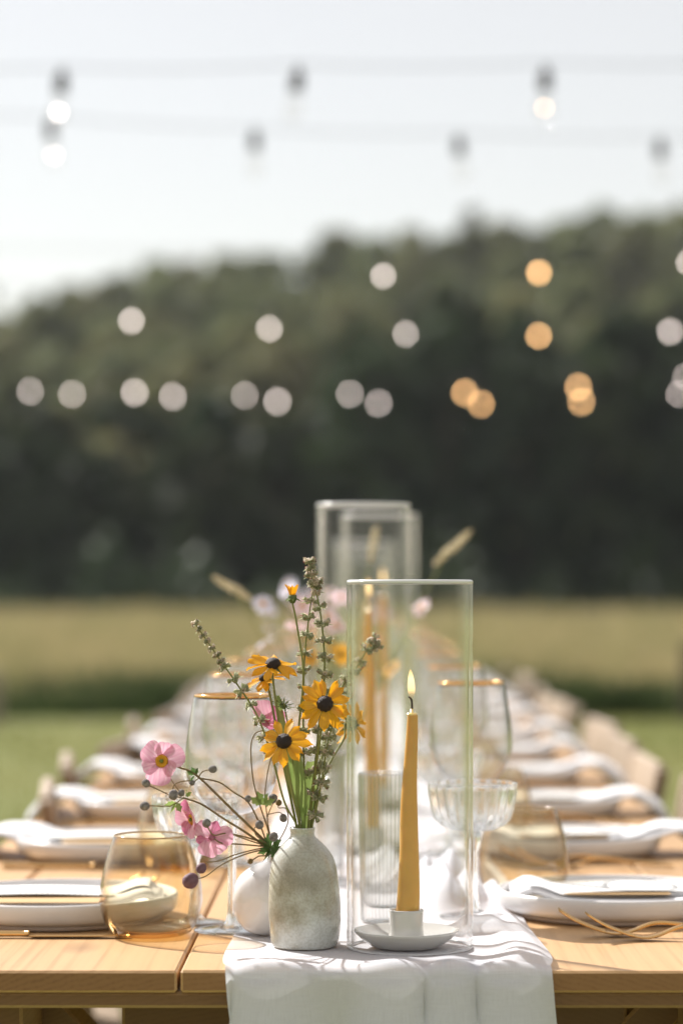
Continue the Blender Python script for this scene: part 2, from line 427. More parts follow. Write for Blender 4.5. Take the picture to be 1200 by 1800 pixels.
def gauze():
    m, N, L, out = newmat('white_gauze')
    tc = N.new('ShaderNodeTexCoord')
    def thr(dirn, sc):
        wv = N.new('ShaderNodeTexWave'); wv.wave_type = 'BANDS'; wv.bands_direction = 'X'
        wv.inputs['Scale'].default_value = sc; wv.inputs['Distortion'].default_value = 1.4; wv.inputs['Detail'].default_value = 3; wv.inputs['Detail Scale'].default_value = .6
        mp = N.new('ShaderNodeMapping'); mp.inputs['Rotation'].default_value = (0, 0, dirn); L.new(tc.outputs['UV'], mp.inputs[0]); L.new(mp.outputs[0], wv.inputs[0])
        return wv
    a, b_ = thr(0, 420), thr(math.pi / 2, 420)
    mn = N.new('ShaderNodeMath'); mn.operation = 'ADD'; L.new(a.outputs[1], mn.inputs[0]); L.new(b_.outputs[1], mn.inputs[1])
    mp2 = N.new('ShaderNodeMapping'); mp2.inputs['Scale'].default_value = (1500, 60, 1); L.new(tc.outputs['UV'], mp2.inputs[0])
    n1 = N.new('ShaderNodeTexNoise'); n1.inputs['Scale'].default_value = 1; L.new(mp2.outputs[0], n1.inputs['Vector'])
    mp3 = N.new('ShaderNodeMapping'); mp3.inputs['Scale'].default_value = (60, 1500, 1); L.new(tc.outputs['UV'], mp3.inputs[0])
    n2 = N.new('ShaderNodeTexNoise'); n2.inputs['Scale'].default_value = 1; L.new(mp3.outputs[0], n2.inputs['Vector'])
    ad = N.new('ShaderNodeMath'); ad.operation = 'ADD'; L.new(n1.outputs[0], ad.inputs[0]); L.new(n2.outputs[0], ad.inputs[1])
    ad2 = N.new('ShaderNodeMath'); ad2.operation = 'MULTIPLY_ADD'; ad2.inputs[1].default_value = .45; L.new(mn.outputs[0], ad2.inputs[0]); L.new(ad.outputs[0], ad2.inputs[2])
    mr = N.new('ShaderNodeMapRange'); mr.inputs[1].default_value = .95; mr.inputs[2].default_value = 1.55; mr.inputs[3].default_value = .27; mr.inputs[4].default_value = .10
    L.new(ad2.outputs[0], mr.inputs[0])
    d = N.new('ShaderNodeBsdfDiffuse'); d.inputs[0].default_value = (.87, .90, .97, 1)
    t = N.new('ShaderNodeBsdfTranslucent'); t.inputs[0].default_value = (.87, .90, .97, 1)
    tr = N.new('ShaderNodeBsdfTransparent')
    m1 = N.new('ShaderNodeMixShader'); m1.inputs[0].default_value = .32; L.new(d.outputs[0], m1.inputs[1]); L.new(t.outputs[0], m1.inputs[2])
    m2 = N.new('ShaderNodeMixShader'); L.new(mr.outputs[0], m2.inputs[0]); L.new(m1.outputs[0], m2.inputs[1]); L.new(tr.outputs[0], m2.inputs[2])
    bp = N.new('ShaderNodeBump'); bp.inputs['Strength'].default_value = .12; bp.inputs['Distance'].default_value = .0004
    L.new(ad2.outputs[0], bp.inputs['Height']); L.new(bp.outputs[0], d.inputs['Normal'])
    L.new(m2.outputs[0], out.inputs[0]); return m
M_gauze = gauze()

def paper():
    m, N, L, out = newmat('printed_menu_paper')
    tc = N.new('ShaderNodeTexCoord')
    wv = N.new('ShaderNodeTexWave'); wv.bands_direction = 'X'; wv.inputs['Scale'].default_value = 55; L.new(tc.outputs['Object'], wv.inputs[0])
    n = noise(N, L, 1, 3, .7, stretch=(60, 420, 1))
    r1 = ramp(N, L, wv.outputs[1], [(.72, (0, 0, 0)), (.82, (1, 1, 1))]); r2 = ramp(N, L, n.outputs[0], [(.48, (0, 0, 0)), (.53, (1, 1, 1))])
    ml = N.new('ShaderNodeMath'); ml.operation = 'MULTIPLY'; L.new(r1.outputs[0], ml.inputs[0]); L.new(r2.outputs[0], ml.inputs[1])
    ml2 = N.new('ShaderNodeMath'); ml2.operation = 'MULTIPLY'; ml2.inputs[1].default_value = .55; L.new(ml.outputs[0], ml2.inputs[0])
    mx = N.new('ShaderNodeMix'); mx.data_type = 'RGBA'; mx.inputs[6].default_value = (.80, .80, .79, 1); mx.inputs[7].default_value = (.36, .37, .38, 1); L.new(ml2.outputs[0], mx.inputs[0])
    b = N.new('ShaderNodeBsdfPrincipled'); b.inputs['Roughness'].default_value = .8; L.new(mx.outputs[2], b.inputs['Base Color']); L.new(b.outputs[0], out.inputs[0])
    return m
M_paper = paper()
M_kraft = prin('tan_card', (.55, .36, .17), rough=.8, var=.1, vscale=60)

M_petal_y = leafy('golden_petal', (.74, .33, .008), (.90, .53, .02), .45, 60, tcol=(1, .85, .5), stretch=(.6, 14, 4))
M_cone = prin('dark_flower_cone', (.028, .012, .010), rough=.6, bump=1.0, bscale=900, var=.5, vscale=300)
M_sepal = leafy('green_sepal', (.10, .15, .045), (.16, .21, .07), .35, 50)
M_stem = leafy('green_stem', (.20, .22, .06), (.28, .28, .09), .15, 30)
M_stem_b = leafy('brown_stem', (.20, .135, .07), (.27, .20, .09), .1, 30)
M_leaf = leafy('fresh_leaf', (.22, .32, .08), (.34, .42, .14), .5, 40)
M_leaf_d = leafy('dark_leaf', (.06, .13, .035), (.12, .20, .05), .4, 40)
M_fuzz = leafy('fuzzy_calyx', (.38, .42, .22), (.60, .58, .42), .5, 200)
M_fuzz_r = leafy('wine_calyx', (.24, .06, .06), (.34, .13, .10), .4, 200)
M_fuzz_w = leafy('pale_floret', (.74, .66, .54), (.82, .72, .60), .45, 200)
M_pink = leafy('pink_petal', (.66, .27, .42), (.86, .58, .67), .45, 45, stretch=(.7, 9, 3))
M_pinkd = leafy('deep_pink_petal', (.45, .08, .20), (.72, .32, .46), .45, 45, stretch=(.7, 9, 3))
M_stamen = prin('orange_stamens', (.78, .36, .02), rough=.7, bump=.8, bscale=1500)
M_pistil = prin('green_pistil', (.16, .19, .04), rough=.7)
M_bud = prin('downy_grey_bud', (.32, .295, .285), rough=.9, var=.6, vscale=400, bump=.6, bscale=1800)
M_budp = prin('purple_bud', (.085, .028, .05), rough=.7, var=.5, vscale=260, stretch=(1, 1, .25), bump=.4, bscale=1200, col2=(.20, .11, .125))
M_budb = prin('brown_bud', (.22, .15, .06), rough=.8, var=.4, vscale=400)
M_lav = leafy('pale_lavender_petal', (.60, .58, .72), (.74, .72, .80), .45, 60)
M_cream = leafy('cream_plume', (.60, .52, .34), (.72, .64, .46), .5, 100)

M_black = prin('black_rubber', (.02, .02, .022), rough=.5)
M_bulb = thin_glass('bulb_glass', (.985, .98, .97), (.75, .73, .70), power=2.5, boost=1.3, rough=.06)
M_glow_w = emit('pale_glint_glow', (1.0, .86, .80), 9.0)  # pale glow put in for the sun's glint on the bulb glass
M_glow_o = emit('warm_filament', (1.0, .56, .24), 12.0)

M_bark = prin('bark', (.09, .07, .05), rough=.9, var=.4, vscale=3)
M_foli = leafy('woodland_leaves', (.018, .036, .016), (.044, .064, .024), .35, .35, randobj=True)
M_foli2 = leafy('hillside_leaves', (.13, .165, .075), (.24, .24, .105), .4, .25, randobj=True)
M_meadow = leafy('meadow_grass', (.16, .18, .06), (.50, .39, .22), .45, 1.1)
M_front_shade = leafy('front_shade_blades', (.035, .060, .015), (.07, .10, .028), .25, 1.5)  # dark green stands in for shade on the meadow's near face
M_grass = leafy('lawn_blades', (.20, .235, .075), (.28, .27, .10), .4, .4)

def ground_mat():
    m, N, L, out = newmat('lawn_ground')
    n = noise(N, L, .35, 5); n2 = noise(N, L, 40, 3)
    r = ramp(N, L, n.outputs[0], [(.35, (.175, .205, .065)), (.65, (.25, .24, .09))])
    r2 = ramp(N, L, n2.outputs[0], [(.3, (.7, .7, .7)), (.7, (1, 1, 1))])
    mx = N.new('ShaderNodeMix'); mx.data_type = 'RGBA'; mx.blend_type = 'MULTIPLY'; mx.inputs[0].default_value = 1
    L.new(r.outputs[0], mx.inputs[6]); L.new(r2.outputs[0], mx.inputs[7])
    b = N.new('ShaderNodeBsdfPrincipled'); b.inputs['Roughness'].default_value = .9; b.inputs['Specular IOR Level'].default_value = .2
    L.new(mx.outputs[2], b.inputs['Base Color']); L.new(b.outputs[0], out.inputs[0]); return m
M_ground = ground_mat()
M_hill = prin('hill_soil', (.05, .06, .025), rough=1, var=.3, vscale=.1)

# ------------------------------------------------------------------ setting: ground, lawn, meadow, hill
def grid(xs, ys, zf):
    V = [(x, y, zf(x, y)) for y in ys for x in xs]; nx = len(xs)
    Fc = [(j * nx + i, j * nx + i + 1, (j + 1) * nx + i + 1, (j + 1) * nx + i) for j in range(len(ys) - 1) for i in range(nx - 1)]
    return V, Fc
def sstep(a, b, x):
    t = min(1, max(0, (x - a) / (b - a))); return t * t * (3 - 2 * t)

setp(link('lawn', mk('lawn', *grid(np.linspace(-900, 900, 7), np.linspace(-200, 1600, 7), lambda x, y: 0.0), M_ground)), 'mown green lawn beside and beyond the long table', None, None, 'structure')

def hill_z(x, d):
    h = 25.8 + 0.165 * x
    h += 5.0 * math.exp(-((x + 22) / 16) ** 2) + 1.4 * math.exp(-((x + 2) / 12) ** 2)
    h = max(0.0, min(60.0, h)) + 1.5 * math.sin(x * .07) + 1.2 * math.sin(d * .05 + x * .03)
    return max(-0.5, sstep(122, 305, d) * h) * (1 - .8 * sstep(420, 800, d)) - 0.3 * (1 - sstep(120, 135, d))
setp(link('hillside', mk('hillside', *grid(np.linspace(-260, 260, 66), np.linspace(118, 800, 60), hill_z), M_hill)), 'rising wooded hillside behind the meadow', None, None, 'structure')

def blades(name, n, dmin, dmax, half, h0, h1, wfac, mat, label, cat, lean=.35, power=1.0, skip=None):
    u = nrg.random(n) ** power
    d = dmin * (dmax / dmin) ** u
    x = (nrg.random(n) * 2 - 1) * (half + .17 * d)
    if skip is not None:
        k = ~((np.abs(x) < skip) & (d < 10.2)); d, x = d[k], x[k]; n = len(d)
    h = (h0 + (h1 - h0) * nrg.random(n) ** 1.3) * (1 + .22 * np.sin(x * .9 + d * .35) + .16 * np.sin(x * .31 - d * .6) + .12 * np.sin(x * 2.3 + d * 1.1))
    a = nrg.random(n) * np.pi; wd = wfac * (0.6 + d / dmin * .55)
    lx, ly = (nrg.random(n) - .5) * lean * h, (nrg.random(n) - .5) * lean * h
    V = np.zeros((n * 4, 3))
    cx, sx = np.cos(a) * wd, np.sin(a) * wd
    V[0::4] = np.stack([x - cx, d - sx, np.zeros(n)], 1); V[1::4] = np.stack([x + cx, d + sx, np.zeros(n)], 1)
    V[2::4] = np.stack([x + lx * .4 + cx * .8, d + ly * .4 + sx * .8, h * .6], 1); V[3::4] = np.stack([x + lx, d + ly, h], 1)
    me = bpy.data.meshes.new(name)
    me.vertices.add(n * 4); me.vertices.foreach_set('co', V.ravel())
    base = np.arange(n) * 4
    tri = np.stack([base, base + 1, base + 2, base, base + 2, base + 3], 1).ravel()
    me.loops.add(n * 6); me.loops.foreach_set('vertex_index', tri.astype(np.int32))
    me.polygons.add(n * 2); me.polygons.foreach_set('loop_start', (np.arange(n * 2) * 3).astype(np.int32))
    me.materials.append(mat); me.update(calc_edges=True); me.validate()
    setp(link(name, me), label, cat, None, 'stuff')

blades('lawn_grass', 60000, 3.2, 21.6, 2.0, .02, .045, .003, M_grass, 'short mown grass of the lawn around the table', 'grass', power=.7)
blades('meadow', 170000, 22.4, 114, 5.0, .20, .40, .006, M_meadow, 'tall tan and green meadow grass between lawn and wood', 'meadow')
blades('meadow_weeds', 5000, 40, 113, 6.0, .30, .55, .045, M_meadow, 'taller tan weeds standing out of the far meadow', 'weeds', lean=.9, power=.5)
blades('meadow_front_shade', 24000, 21.5, 24.2, 4.0, .15, .44, .012, M_front_shade, 'added dark green blades coloured as the shaded front of the meadow', 'weeds', lean=.8)  # added strip, its shade is put into the blade colour

# ------------------------------------------------------------------ trees
def leaf_mesh(name, pts, size, mat, rs):
    n = len(pts)
    A = rs.normal(size=(n, 3)); A /= np.linalg.norm(A, axis=1)[:, None]
    B = rs.normal(size=(n, 3)); B -= A * (A * B).sum(1)[:, None]; B /= np.linalg.norm(B, axis=1)[:, None]
    s = size * (.6 + .8 * rs.random(n))[:, None]
    V = np.zeros((n * 4, 3))
    V[0::4] = pts - A * s; V[1::4] = pts + B * s * .55; V[2::4] = pts + A * s; V[3::4] = pts - B * s * .55
    me = bpy.data.meshes.new(name); me.from_pydata(V.tolist(), [], (np.arange(n * 4).reshape(n, 4)).tolist())
    me.materials.append(mat); me.update(); return me

def crown_pts(rs, H, W, nclump, per, low=.12):
    out = []
    for i in range(nclump):
        t = low + (1 - low) * rs.random() ** .8
        rad = W * (math.sin(math.pi * min(1, .12 + .86 * (1 - (1 - t) ** 1.25))) ** .7) * (.55 + .5 * rs.random())
        a = rs.random() * 2 * math.pi
        c = np.array([rad * math.cos(a), rad * math.sin(a), H * t])
        sz = W * (.16 + .16 * rs.random())
        q = rs.normal(size=(per, 3)); q *= (sz * (.4 + .6 * rs.random(per)) / np.linalg.norm(q, axis=1))[:, None]
        q[:, 2] *= .7
        out.append(c + q)
    return np.concatenate(out)

def make_tree(H, W, seed, mat, low, label, group, nclump=46, per=60, size=.36):
    rs = np.random.default_rng(seed)
    t = thing('tree', label, 'tree', (0, -50, 0), 0, group)
    link('crown', leaf_mesh('crown', crown_pts(rs, H, W, nclump, per, low), size, mat, rs), t)
    gs = [tube(cr([(0, 0, -.3), (rs.normal() * .1, rs.normal() * .1, H * .4), (rs.normal() * .3, rs.normal() * .3, H * .85)], 4), [H * .022, H * .015, H * .004], 7)]
    for i in range(6):
        a = rs.random() * 6.28; z = H * (.3 + .4 * rs.random())
        gs.append(tube(cr([(0, 0, z), (math.cos(a) * W * .35, math.sin(a) * W * .35, z + H * .08), (math.cos(a) * W * .75, math.sin(a) * W * .75, z + H * .16)], 3), [H * .008, H * .005, H * .002], 5))
    link('trunk', mk('trunk', *join(*gs), M_bark), t)
    return t

LB, GB = 'dark leafy tree in the shaded wood edge beyond the meadow', 'trees along the shaded wood edge'
LH, GH = 'hazy broadleaf tree on the wooded hillside under the pale sky', 'trees on the hazy hillside'
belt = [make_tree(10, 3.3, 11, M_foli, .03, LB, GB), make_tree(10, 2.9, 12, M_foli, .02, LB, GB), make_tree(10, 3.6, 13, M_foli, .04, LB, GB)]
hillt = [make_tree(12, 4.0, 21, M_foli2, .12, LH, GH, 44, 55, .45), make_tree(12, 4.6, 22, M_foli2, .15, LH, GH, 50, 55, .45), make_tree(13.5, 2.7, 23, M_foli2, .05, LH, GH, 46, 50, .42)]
used = set()
def put(src_list, k, loc, rz, sc):
    src = src_list[k]
    if (id(src_list), k) not in used:
        used.add((id(src_list), k)); src.location = loc; src.rotation_euler = (0, 0, rz); src.scale = sc; return src
    return dup(src, loc, rz, scale=sc)
tr = random.Random(5)
for row, d0 in enumerate((113.5, 118.5)):
    x = -30.0 + row * 1.7
    while x < 31:
        d = d0 + tr.uniform(-1.2, 1.2)
        px = VX + x * F / d
        top = np.interp(px, [-400, 0, 300, 520, 640, 760, 900, 1050, 1200, 1600], [700, 690, 700, 690, 560, 505, 540, 560, 520, 500]) + tr.uniform(-25, 35) + (0 if row else 60)
        H = (VY - top) / F * d + 1.1
        s = H / 10; sw = (.55 + .45 * s) * tr.uniform(.9, 1.15)
        put(belt, tr.randrange(3), (x, d, 0), tr.uniform(0, 6.28), (sw, sw, s))
        x += tr.uniform(3.2, 4.2)
for d0 in (152, 172, 192, 214, 236, 258, 280, 300):
    x = -(.16 * d0 + 10) + tr.uniform(0, 4)
    while x < .15 * d0 + 10:
        d = d0 + tr.uniform(-6, 6)
        s = tr.uniform(.90, 1.04) if d0 < 270 else tr.uniform(.88, 1.07)
        k = tr.choice((0, 0, 0, 1, 1, 1, 0, 1, 0, 1, 2)) if d0 < 270 else tr.choice((0, 1))
        put(hillt, k, (x, d, hill_z(x, d) - .2), tr.uniform(0, 6.28), (s * tr.uniform(.9, 1.1), s * tr.uniform(.9, 1.1), s))
        x += tr.uniform(4.2, 6.2) if d0 < 270 else tr.uniform(3.4, 5.2)
ug = np.random.default_rng(3)
ux = ug.uniform(-32, 32, 14000); uy = ug.uniform(104, 112.5, 14000)
pts = np.stack([ux, uy, np.abs(ug.normal(0, .75, 14000)) * (1.1 + .7 * np.sin(ux * .55 + uy * .3) + .5 * np.sin(ux * 1.7 + 1))], 1)
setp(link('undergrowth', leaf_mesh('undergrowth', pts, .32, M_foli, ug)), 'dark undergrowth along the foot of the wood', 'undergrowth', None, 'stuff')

# posts just cut by the picture edges
def post(px, ytop, d, wd, mat, label):
    t = thing('wooden_post', label, 'post', (P(px, VY, d).x, d, 0))
    h = P(px, ytop, d).z
    m = mk('shaft', *box(-wd / 2, wd / 2, -wd / 2, wd / 2, -.02, h, .008), mat, False); link('shaft', m, t)
    link('cap', mk('cap', *box(-wd * .62, wd * .62, -wd * .62, wd * .62, h + .001, h + .03, .01), mat, False), t)
M_post = prin('weathered_post', (.34, .29, .24), rough=.9, var=.3, vscale=8)
M_postd = prin('dark_post', (.07, .055, .04), rough=.9, var=.3, vscale=8)
post(-14, 1188, 20.5, .13, M_post, 'weathered pale post on the lawn at the left picture edge')
post(1212, 1135, 20.8, .10, M_postd, 'dark wooden post on the lawn at the right picture edge')

# ------------------------------------------------------------------ string lights
def lamp_parts():
    prof = [(.0005, -.098), (.008, -.096), (.017, -.088), (.0235, -.072), (.025, -.058), (.022, -.042), (.015, -.026), (.0125, -.012), (.0125, -.002)]
    bulb = mk('bulb', *lathe(prof, 20), M_bulb)
    core = [(.0003, -.080), (.007, -.078), (.013, -.069), (.0150, -.059), (.013, -.049), (.007, -.041), (.0003, -.039)]
    fw = mk('filament_or_glint', *lathe(core, 14), M_glow_w); fo = mk('filament_or_glint', *lathe(core, 14), M_glow_o)
    so = mk('socket', *join(lathe([(.0003, .058), (.010, .058), (.014, .052), (.0190, .044), (.0200, .004), (.018, -.004), (.0005, -.004)], 16), tube([(0, 0, .05), (0, 0, .075)], .005, 6)), M_black)
    return bulb, fw, fo, so
BULB, FW, FO, SO = lamp_parts()
def string(label, d, pts, warm, extra=2, bscale=1.0, left=2, dead=None):
    "pts: photograph pixels of the bulb centres"
    step = (pts[-1][0] - pts[0][0]) / (len(pts) - 1)
    xs = [p[0] for p in pts]; ys = [p[1] for p in pts]
    sl0 = (ys[1] - ys[0]) * .6; sl1 = (ys[-1] - ys[-2]) * .6
    full = [(xs[0] - step * k, ys[0] - sl0 * k - 4 * k * k, False) for k in range(left, 0, -1)] + [(a, b, warm(a)) for a, b in pts] + [(xs[-1] + step * k, ys[-1] + sl1 * k - 4 * k * k, True) for k in range(1, extra + 1)]
    t = thing('string_light', label, 'string light', P(full[0][0], full[0][1], d), 0, 'festoon strings above the table')
    base = t.location.copy()
    tops = []
    rr = random.Random(int(d * 10))
    for (a, b, wm) in full:
        c = P(a, b, d) + Vector((0, rr.uniform(-.03, .03), 0))
        o = c + Vector((0, 0, .058))          # socket mouth
        tilt = Euler((rr.uniform(-.12, .12), rr.uniform(-.12, .12), 0)).to_matrix().to_4x4()
        m4 = Matrix.Translation(o - base) @ tilt @ Matrix.Scale(bscale, 4)
        if d == 12.4 and a < 500: tops.append(o + Vector((0, 0, .078))); continue       # bare stretch of cable
        link('socket', SO, t, mat4=m4); bl = link('bulb', BULB, t, mat4=m4)
        if dead and dead(a): tops.append(o + Vector((0, 0, .078))); continue
        f = link('filament_or_glint', FO if wm else FW, bl); fs = ((.22 if wm else .36) if d < 10 else .78 if d < 15 else .95) * (1 if wm else rr.uniform(.72, 1.05)); f.scale = (fs,) * 3; f.location = (0, 0, -.058 * (1 - fs))
        tops.append(o + Vector((0, 0, .078)))
    path = []
    for i in range(len(tops) - 1):
        for k in range(6):
            s = k / 6; q = tops[i].lerp(tops[i + 1], s); q.z -= .010 * 4 * s * (1 - s); path.append(q)
    path.append(tops[-1])
    link('cable', mk('cable', *tube([q - base for q in path], .0019, 6), M_black), t)
string('nearest festoon cable crossing the sky at the very top', 8.0, [(105, 192), (520, 192), (957, 187)], lambda a: a > 800, dead=lambda a: 300 < a < 700, bscale=1.08)
string('second festoon cable hanging just below the topmost one', 9.4, [(90, 268), (448, 290), (808, 297), (1160, 304)], lambda a: a > 700, dead=lambda a: a > 200, bscale=1.08)
string('festoon cable with two bright bulbs near the skyline', 12.4, [(405, 487), (673, 484), (945, 480), (1210, 462)], lambda a: 800 < a < 1100)
string('festoon cable in the middle of the dark wood', 14.0, [(-5, 545), (233, 563), (475, 578), (713, 586), (947, 590), (1177, 583)], lambda a: 800 < a < 1100, dead=lambda a: a < 100)
string('lower festoon cable, nearer one of the close pair', 17.8, [(55, 688), (237, 690), (430, 695), (613, 692), (817, 690), (1015, 680), (1205, 662)], lambda a: 750 < a < 1100)
string('lowest festoon cable, farther one of the close pair', 18.75, [(125, 692), (303, 697), (487, 705), (665, 708), (846, 710), (1023, 706), (1195, 692)], lambda a: 750 < a < 1100)

# ------------------------------------------------------------------ tables
Y0 = 2.347; TL = 2.48
EDG = [-.50, -.405, -.170, .075, .340, .45]
def table(i):
    y0 = Y0 + i * TL; y1 = y0 + TL - .004
    t = thing('trestle_table', '%s pale pine plank table of the long row, counted from the camera' % ORD[i], 'table', (0, y0, 0), 0, 'plank tables end to end')
    rr = random.Random(i + 3)
    for k in range(5):
        g = .0016
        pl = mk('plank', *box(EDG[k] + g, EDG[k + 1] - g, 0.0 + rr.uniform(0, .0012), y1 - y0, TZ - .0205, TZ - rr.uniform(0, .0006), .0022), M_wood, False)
        link('plank', pl, t)
    for yy in (.008, TL * .5, TL - .10):
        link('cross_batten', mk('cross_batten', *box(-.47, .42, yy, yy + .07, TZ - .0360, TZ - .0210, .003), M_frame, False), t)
    for sx in (-.36, .31):
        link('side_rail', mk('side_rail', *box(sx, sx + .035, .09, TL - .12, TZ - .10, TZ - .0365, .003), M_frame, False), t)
    for yy in (.22, TL - .30):
        for s in (-1, 1):
            a, b = Vector((-.02 + s * .34, yy + (s + 1) * .025, .0)), Vector((-.02 - s * .34, yy + (s + 1) * .025, TZ - .040))
            m = (b - a); L_ = m.length; q = m.to_track_quat('Z', 'X').to_matrix().to_4x4()
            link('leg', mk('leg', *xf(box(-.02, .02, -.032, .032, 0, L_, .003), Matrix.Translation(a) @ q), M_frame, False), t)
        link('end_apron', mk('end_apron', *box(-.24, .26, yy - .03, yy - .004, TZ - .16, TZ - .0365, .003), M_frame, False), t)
for i in range(3): table(i)

# ------------------------------------------------------------------ runner
KEEP = [(.044, 2.475, .066), (-.0568, 2.48, .037), (-.098, 2.545, .03), (.021, 2.665, .032), (0, 3.33, .066), (.0, 4.04, .066), (.11, 2.70, .04), (.123, 2.95, .04),
        (-.055, 3.55, .04), (0.0, 5.2, .066), (.0, 6.3, .066), (0, 7.5, .066), (-.055, 4.45, .04), (-.05, 5.6, .04), (-.05, 6.8, .04), (-.134, 2.6, .045)]
X0, X1 = -.131, .170
def ridge(x, d):
    z = 0.0
    for (xa, da, xb, db, ha, hb, w_) in ((.080, 2.95, .118, 2.50, .058, .006, .012), (.108, 2.99, .140, 2.42, .048, .010, .013), (.058, 2.94, .095, 2.66, .045, .004, .010), (.140, 3.0, .160, 2.36, .030, .006, .012), (.030, 3.1, .065, 2.74, .026, .006, .012)):
        t = (d - db) / (da - db)
        if t < -.25: continue
        xx = xb + (xa - xb) * t; h = hb + (ha - hb) * min(1.0, max(0, t)) ** 1.5
        if t > 1: h *= max(0, 1 - (t - 1) * 3.2)
        if t < 0: h *= 1 + t * 4
        z += h * math.exp(-((x - xx) / w_) ** 2)
    if d > 2.95:
        k = min(1, (d - 2.95) / .25)
        z += k * (.012 + .010 * math.sin(d * 3.1)) * (math.sin(2 * math.pi * (x / .062 + .35 * math.sin(d * 1.7))) * .5 + .5) ** 2
        z += k * .014 * max(0, math.sin(d * 4.3 + x * 18)) ** 3
    return z
def keepmask(x, d):
    m = 1.0
    for (a, b, r) in KEEP:
        q = math.hypot(x - a, (d - b)); m *= sstep(r * .92, r + .05, q)
    return m
def runner():
    NU = 190
    us = np.linspace(0, 1, NU)
    fold = lambda u: 2 * math.pi * (4.1 * u + .30 * math.sin(2 * math.pi * 1.3 * u + .6)) + .9
    rows = []   # (kind, value, arclength)
    for q in np.linspace(.30, .012, 34): rows.append(('h', q))
    for a in np.linspace(0, 90, 9): rows.append(('c', a))
    ys = list(np.arange(Y0 + .014, 3.25, .011)) + list(np.arange(3.25, 5.0, .03)) + list(np.arange(5.0, 9.72, .07))
    for y in ys: rows.append(('t', y))
    V, UV = [], []
    rc = .010
    for kind, q in rows:
        for u in us:
            f = fold(u); c, s = math.cos(f), math.sin(f)
            x = X0 + (X1 - X0) * u
            if kind == 'h':
                h = sstep(.0, .06, q)
                amp = .4 + .6 * h
                x2 = x + .0225 * s * (.22 + .78 * sstep(0, .13, q))
                x2 += (u - .5) * .012 * q / .3
                y = Y0 - .004 - (.5 + .5 * c) * (.006 + .034 * sstep(-.02, .13, q))
                z = TZ + .003 - rc - (q - rc)
                V.append((x2, y, z)); UV.append((u * .33, -q))
            elif kind == 'c':
                a = R(q); k = .4 * (1 - q / 90) + .12 * (q / 90)
                x2 = x + .0225 * s * (.22 - .08 * q / 90)
                bump_ = (.5 + .5 * c)
                y = Y0 - .004 - bump_ * .0075 * (1 - q / 90) + rc * 1.4 * (1 - math.cos(a)) - bump_ * .003 * (q / 90)
                z = TZ + .003 + bump_ * .006 * math.sin(a) - rc + rc * math.sin(a)
                V.append((x2, y, z)); UV.append((u * .33, .012 * q / 90))
            else:
                fade = math.exp(-(q - Y0) / .05)
                km = keepmask(x, q)
                x2 = x + .0170 * s * .18 * fade * 1.3 + (.004 * math.sin(q * 9) + .006 * math.sin(q * 3.1 + 1)) * (1 if u > .5 else -.6) * (1 - fade) * abs(u - .5) * 2
                z = TZ + .0028 + (.5 + .5 * c) * .006 * fade * (1 if km > .5 else .6) + ridge(x, q) * km + .0010 * (math.sin(x * 130 + q * 12) * .5 + .5) * km
                V.append((x2, q, z)); UV.append((u * .33, q - Y0 + .012))
    n = len(rows)
    Fc = [(j * NU + i, j * NU + i + 1, (j + 1) * NU + i + 1, (j + 1) * NU + i) for j in range(n - 1) for i in range(NU - 1)]
    me = mk('table_runner', V, Fc, M_gauze)
    uv = me.uv_layers.new(name='UVMap')
    li = np.zeros(len(me.loops), dtype=np.int32); me.loops.foreach_get('vertex_index', li)
    uv.data.foreach_set('uv', np.array(UV)[li].ravel())
    setp(link('table_runner', me), 'sheer white gauze runner down the table, its end hanging in folds', 'table runner')
runner()

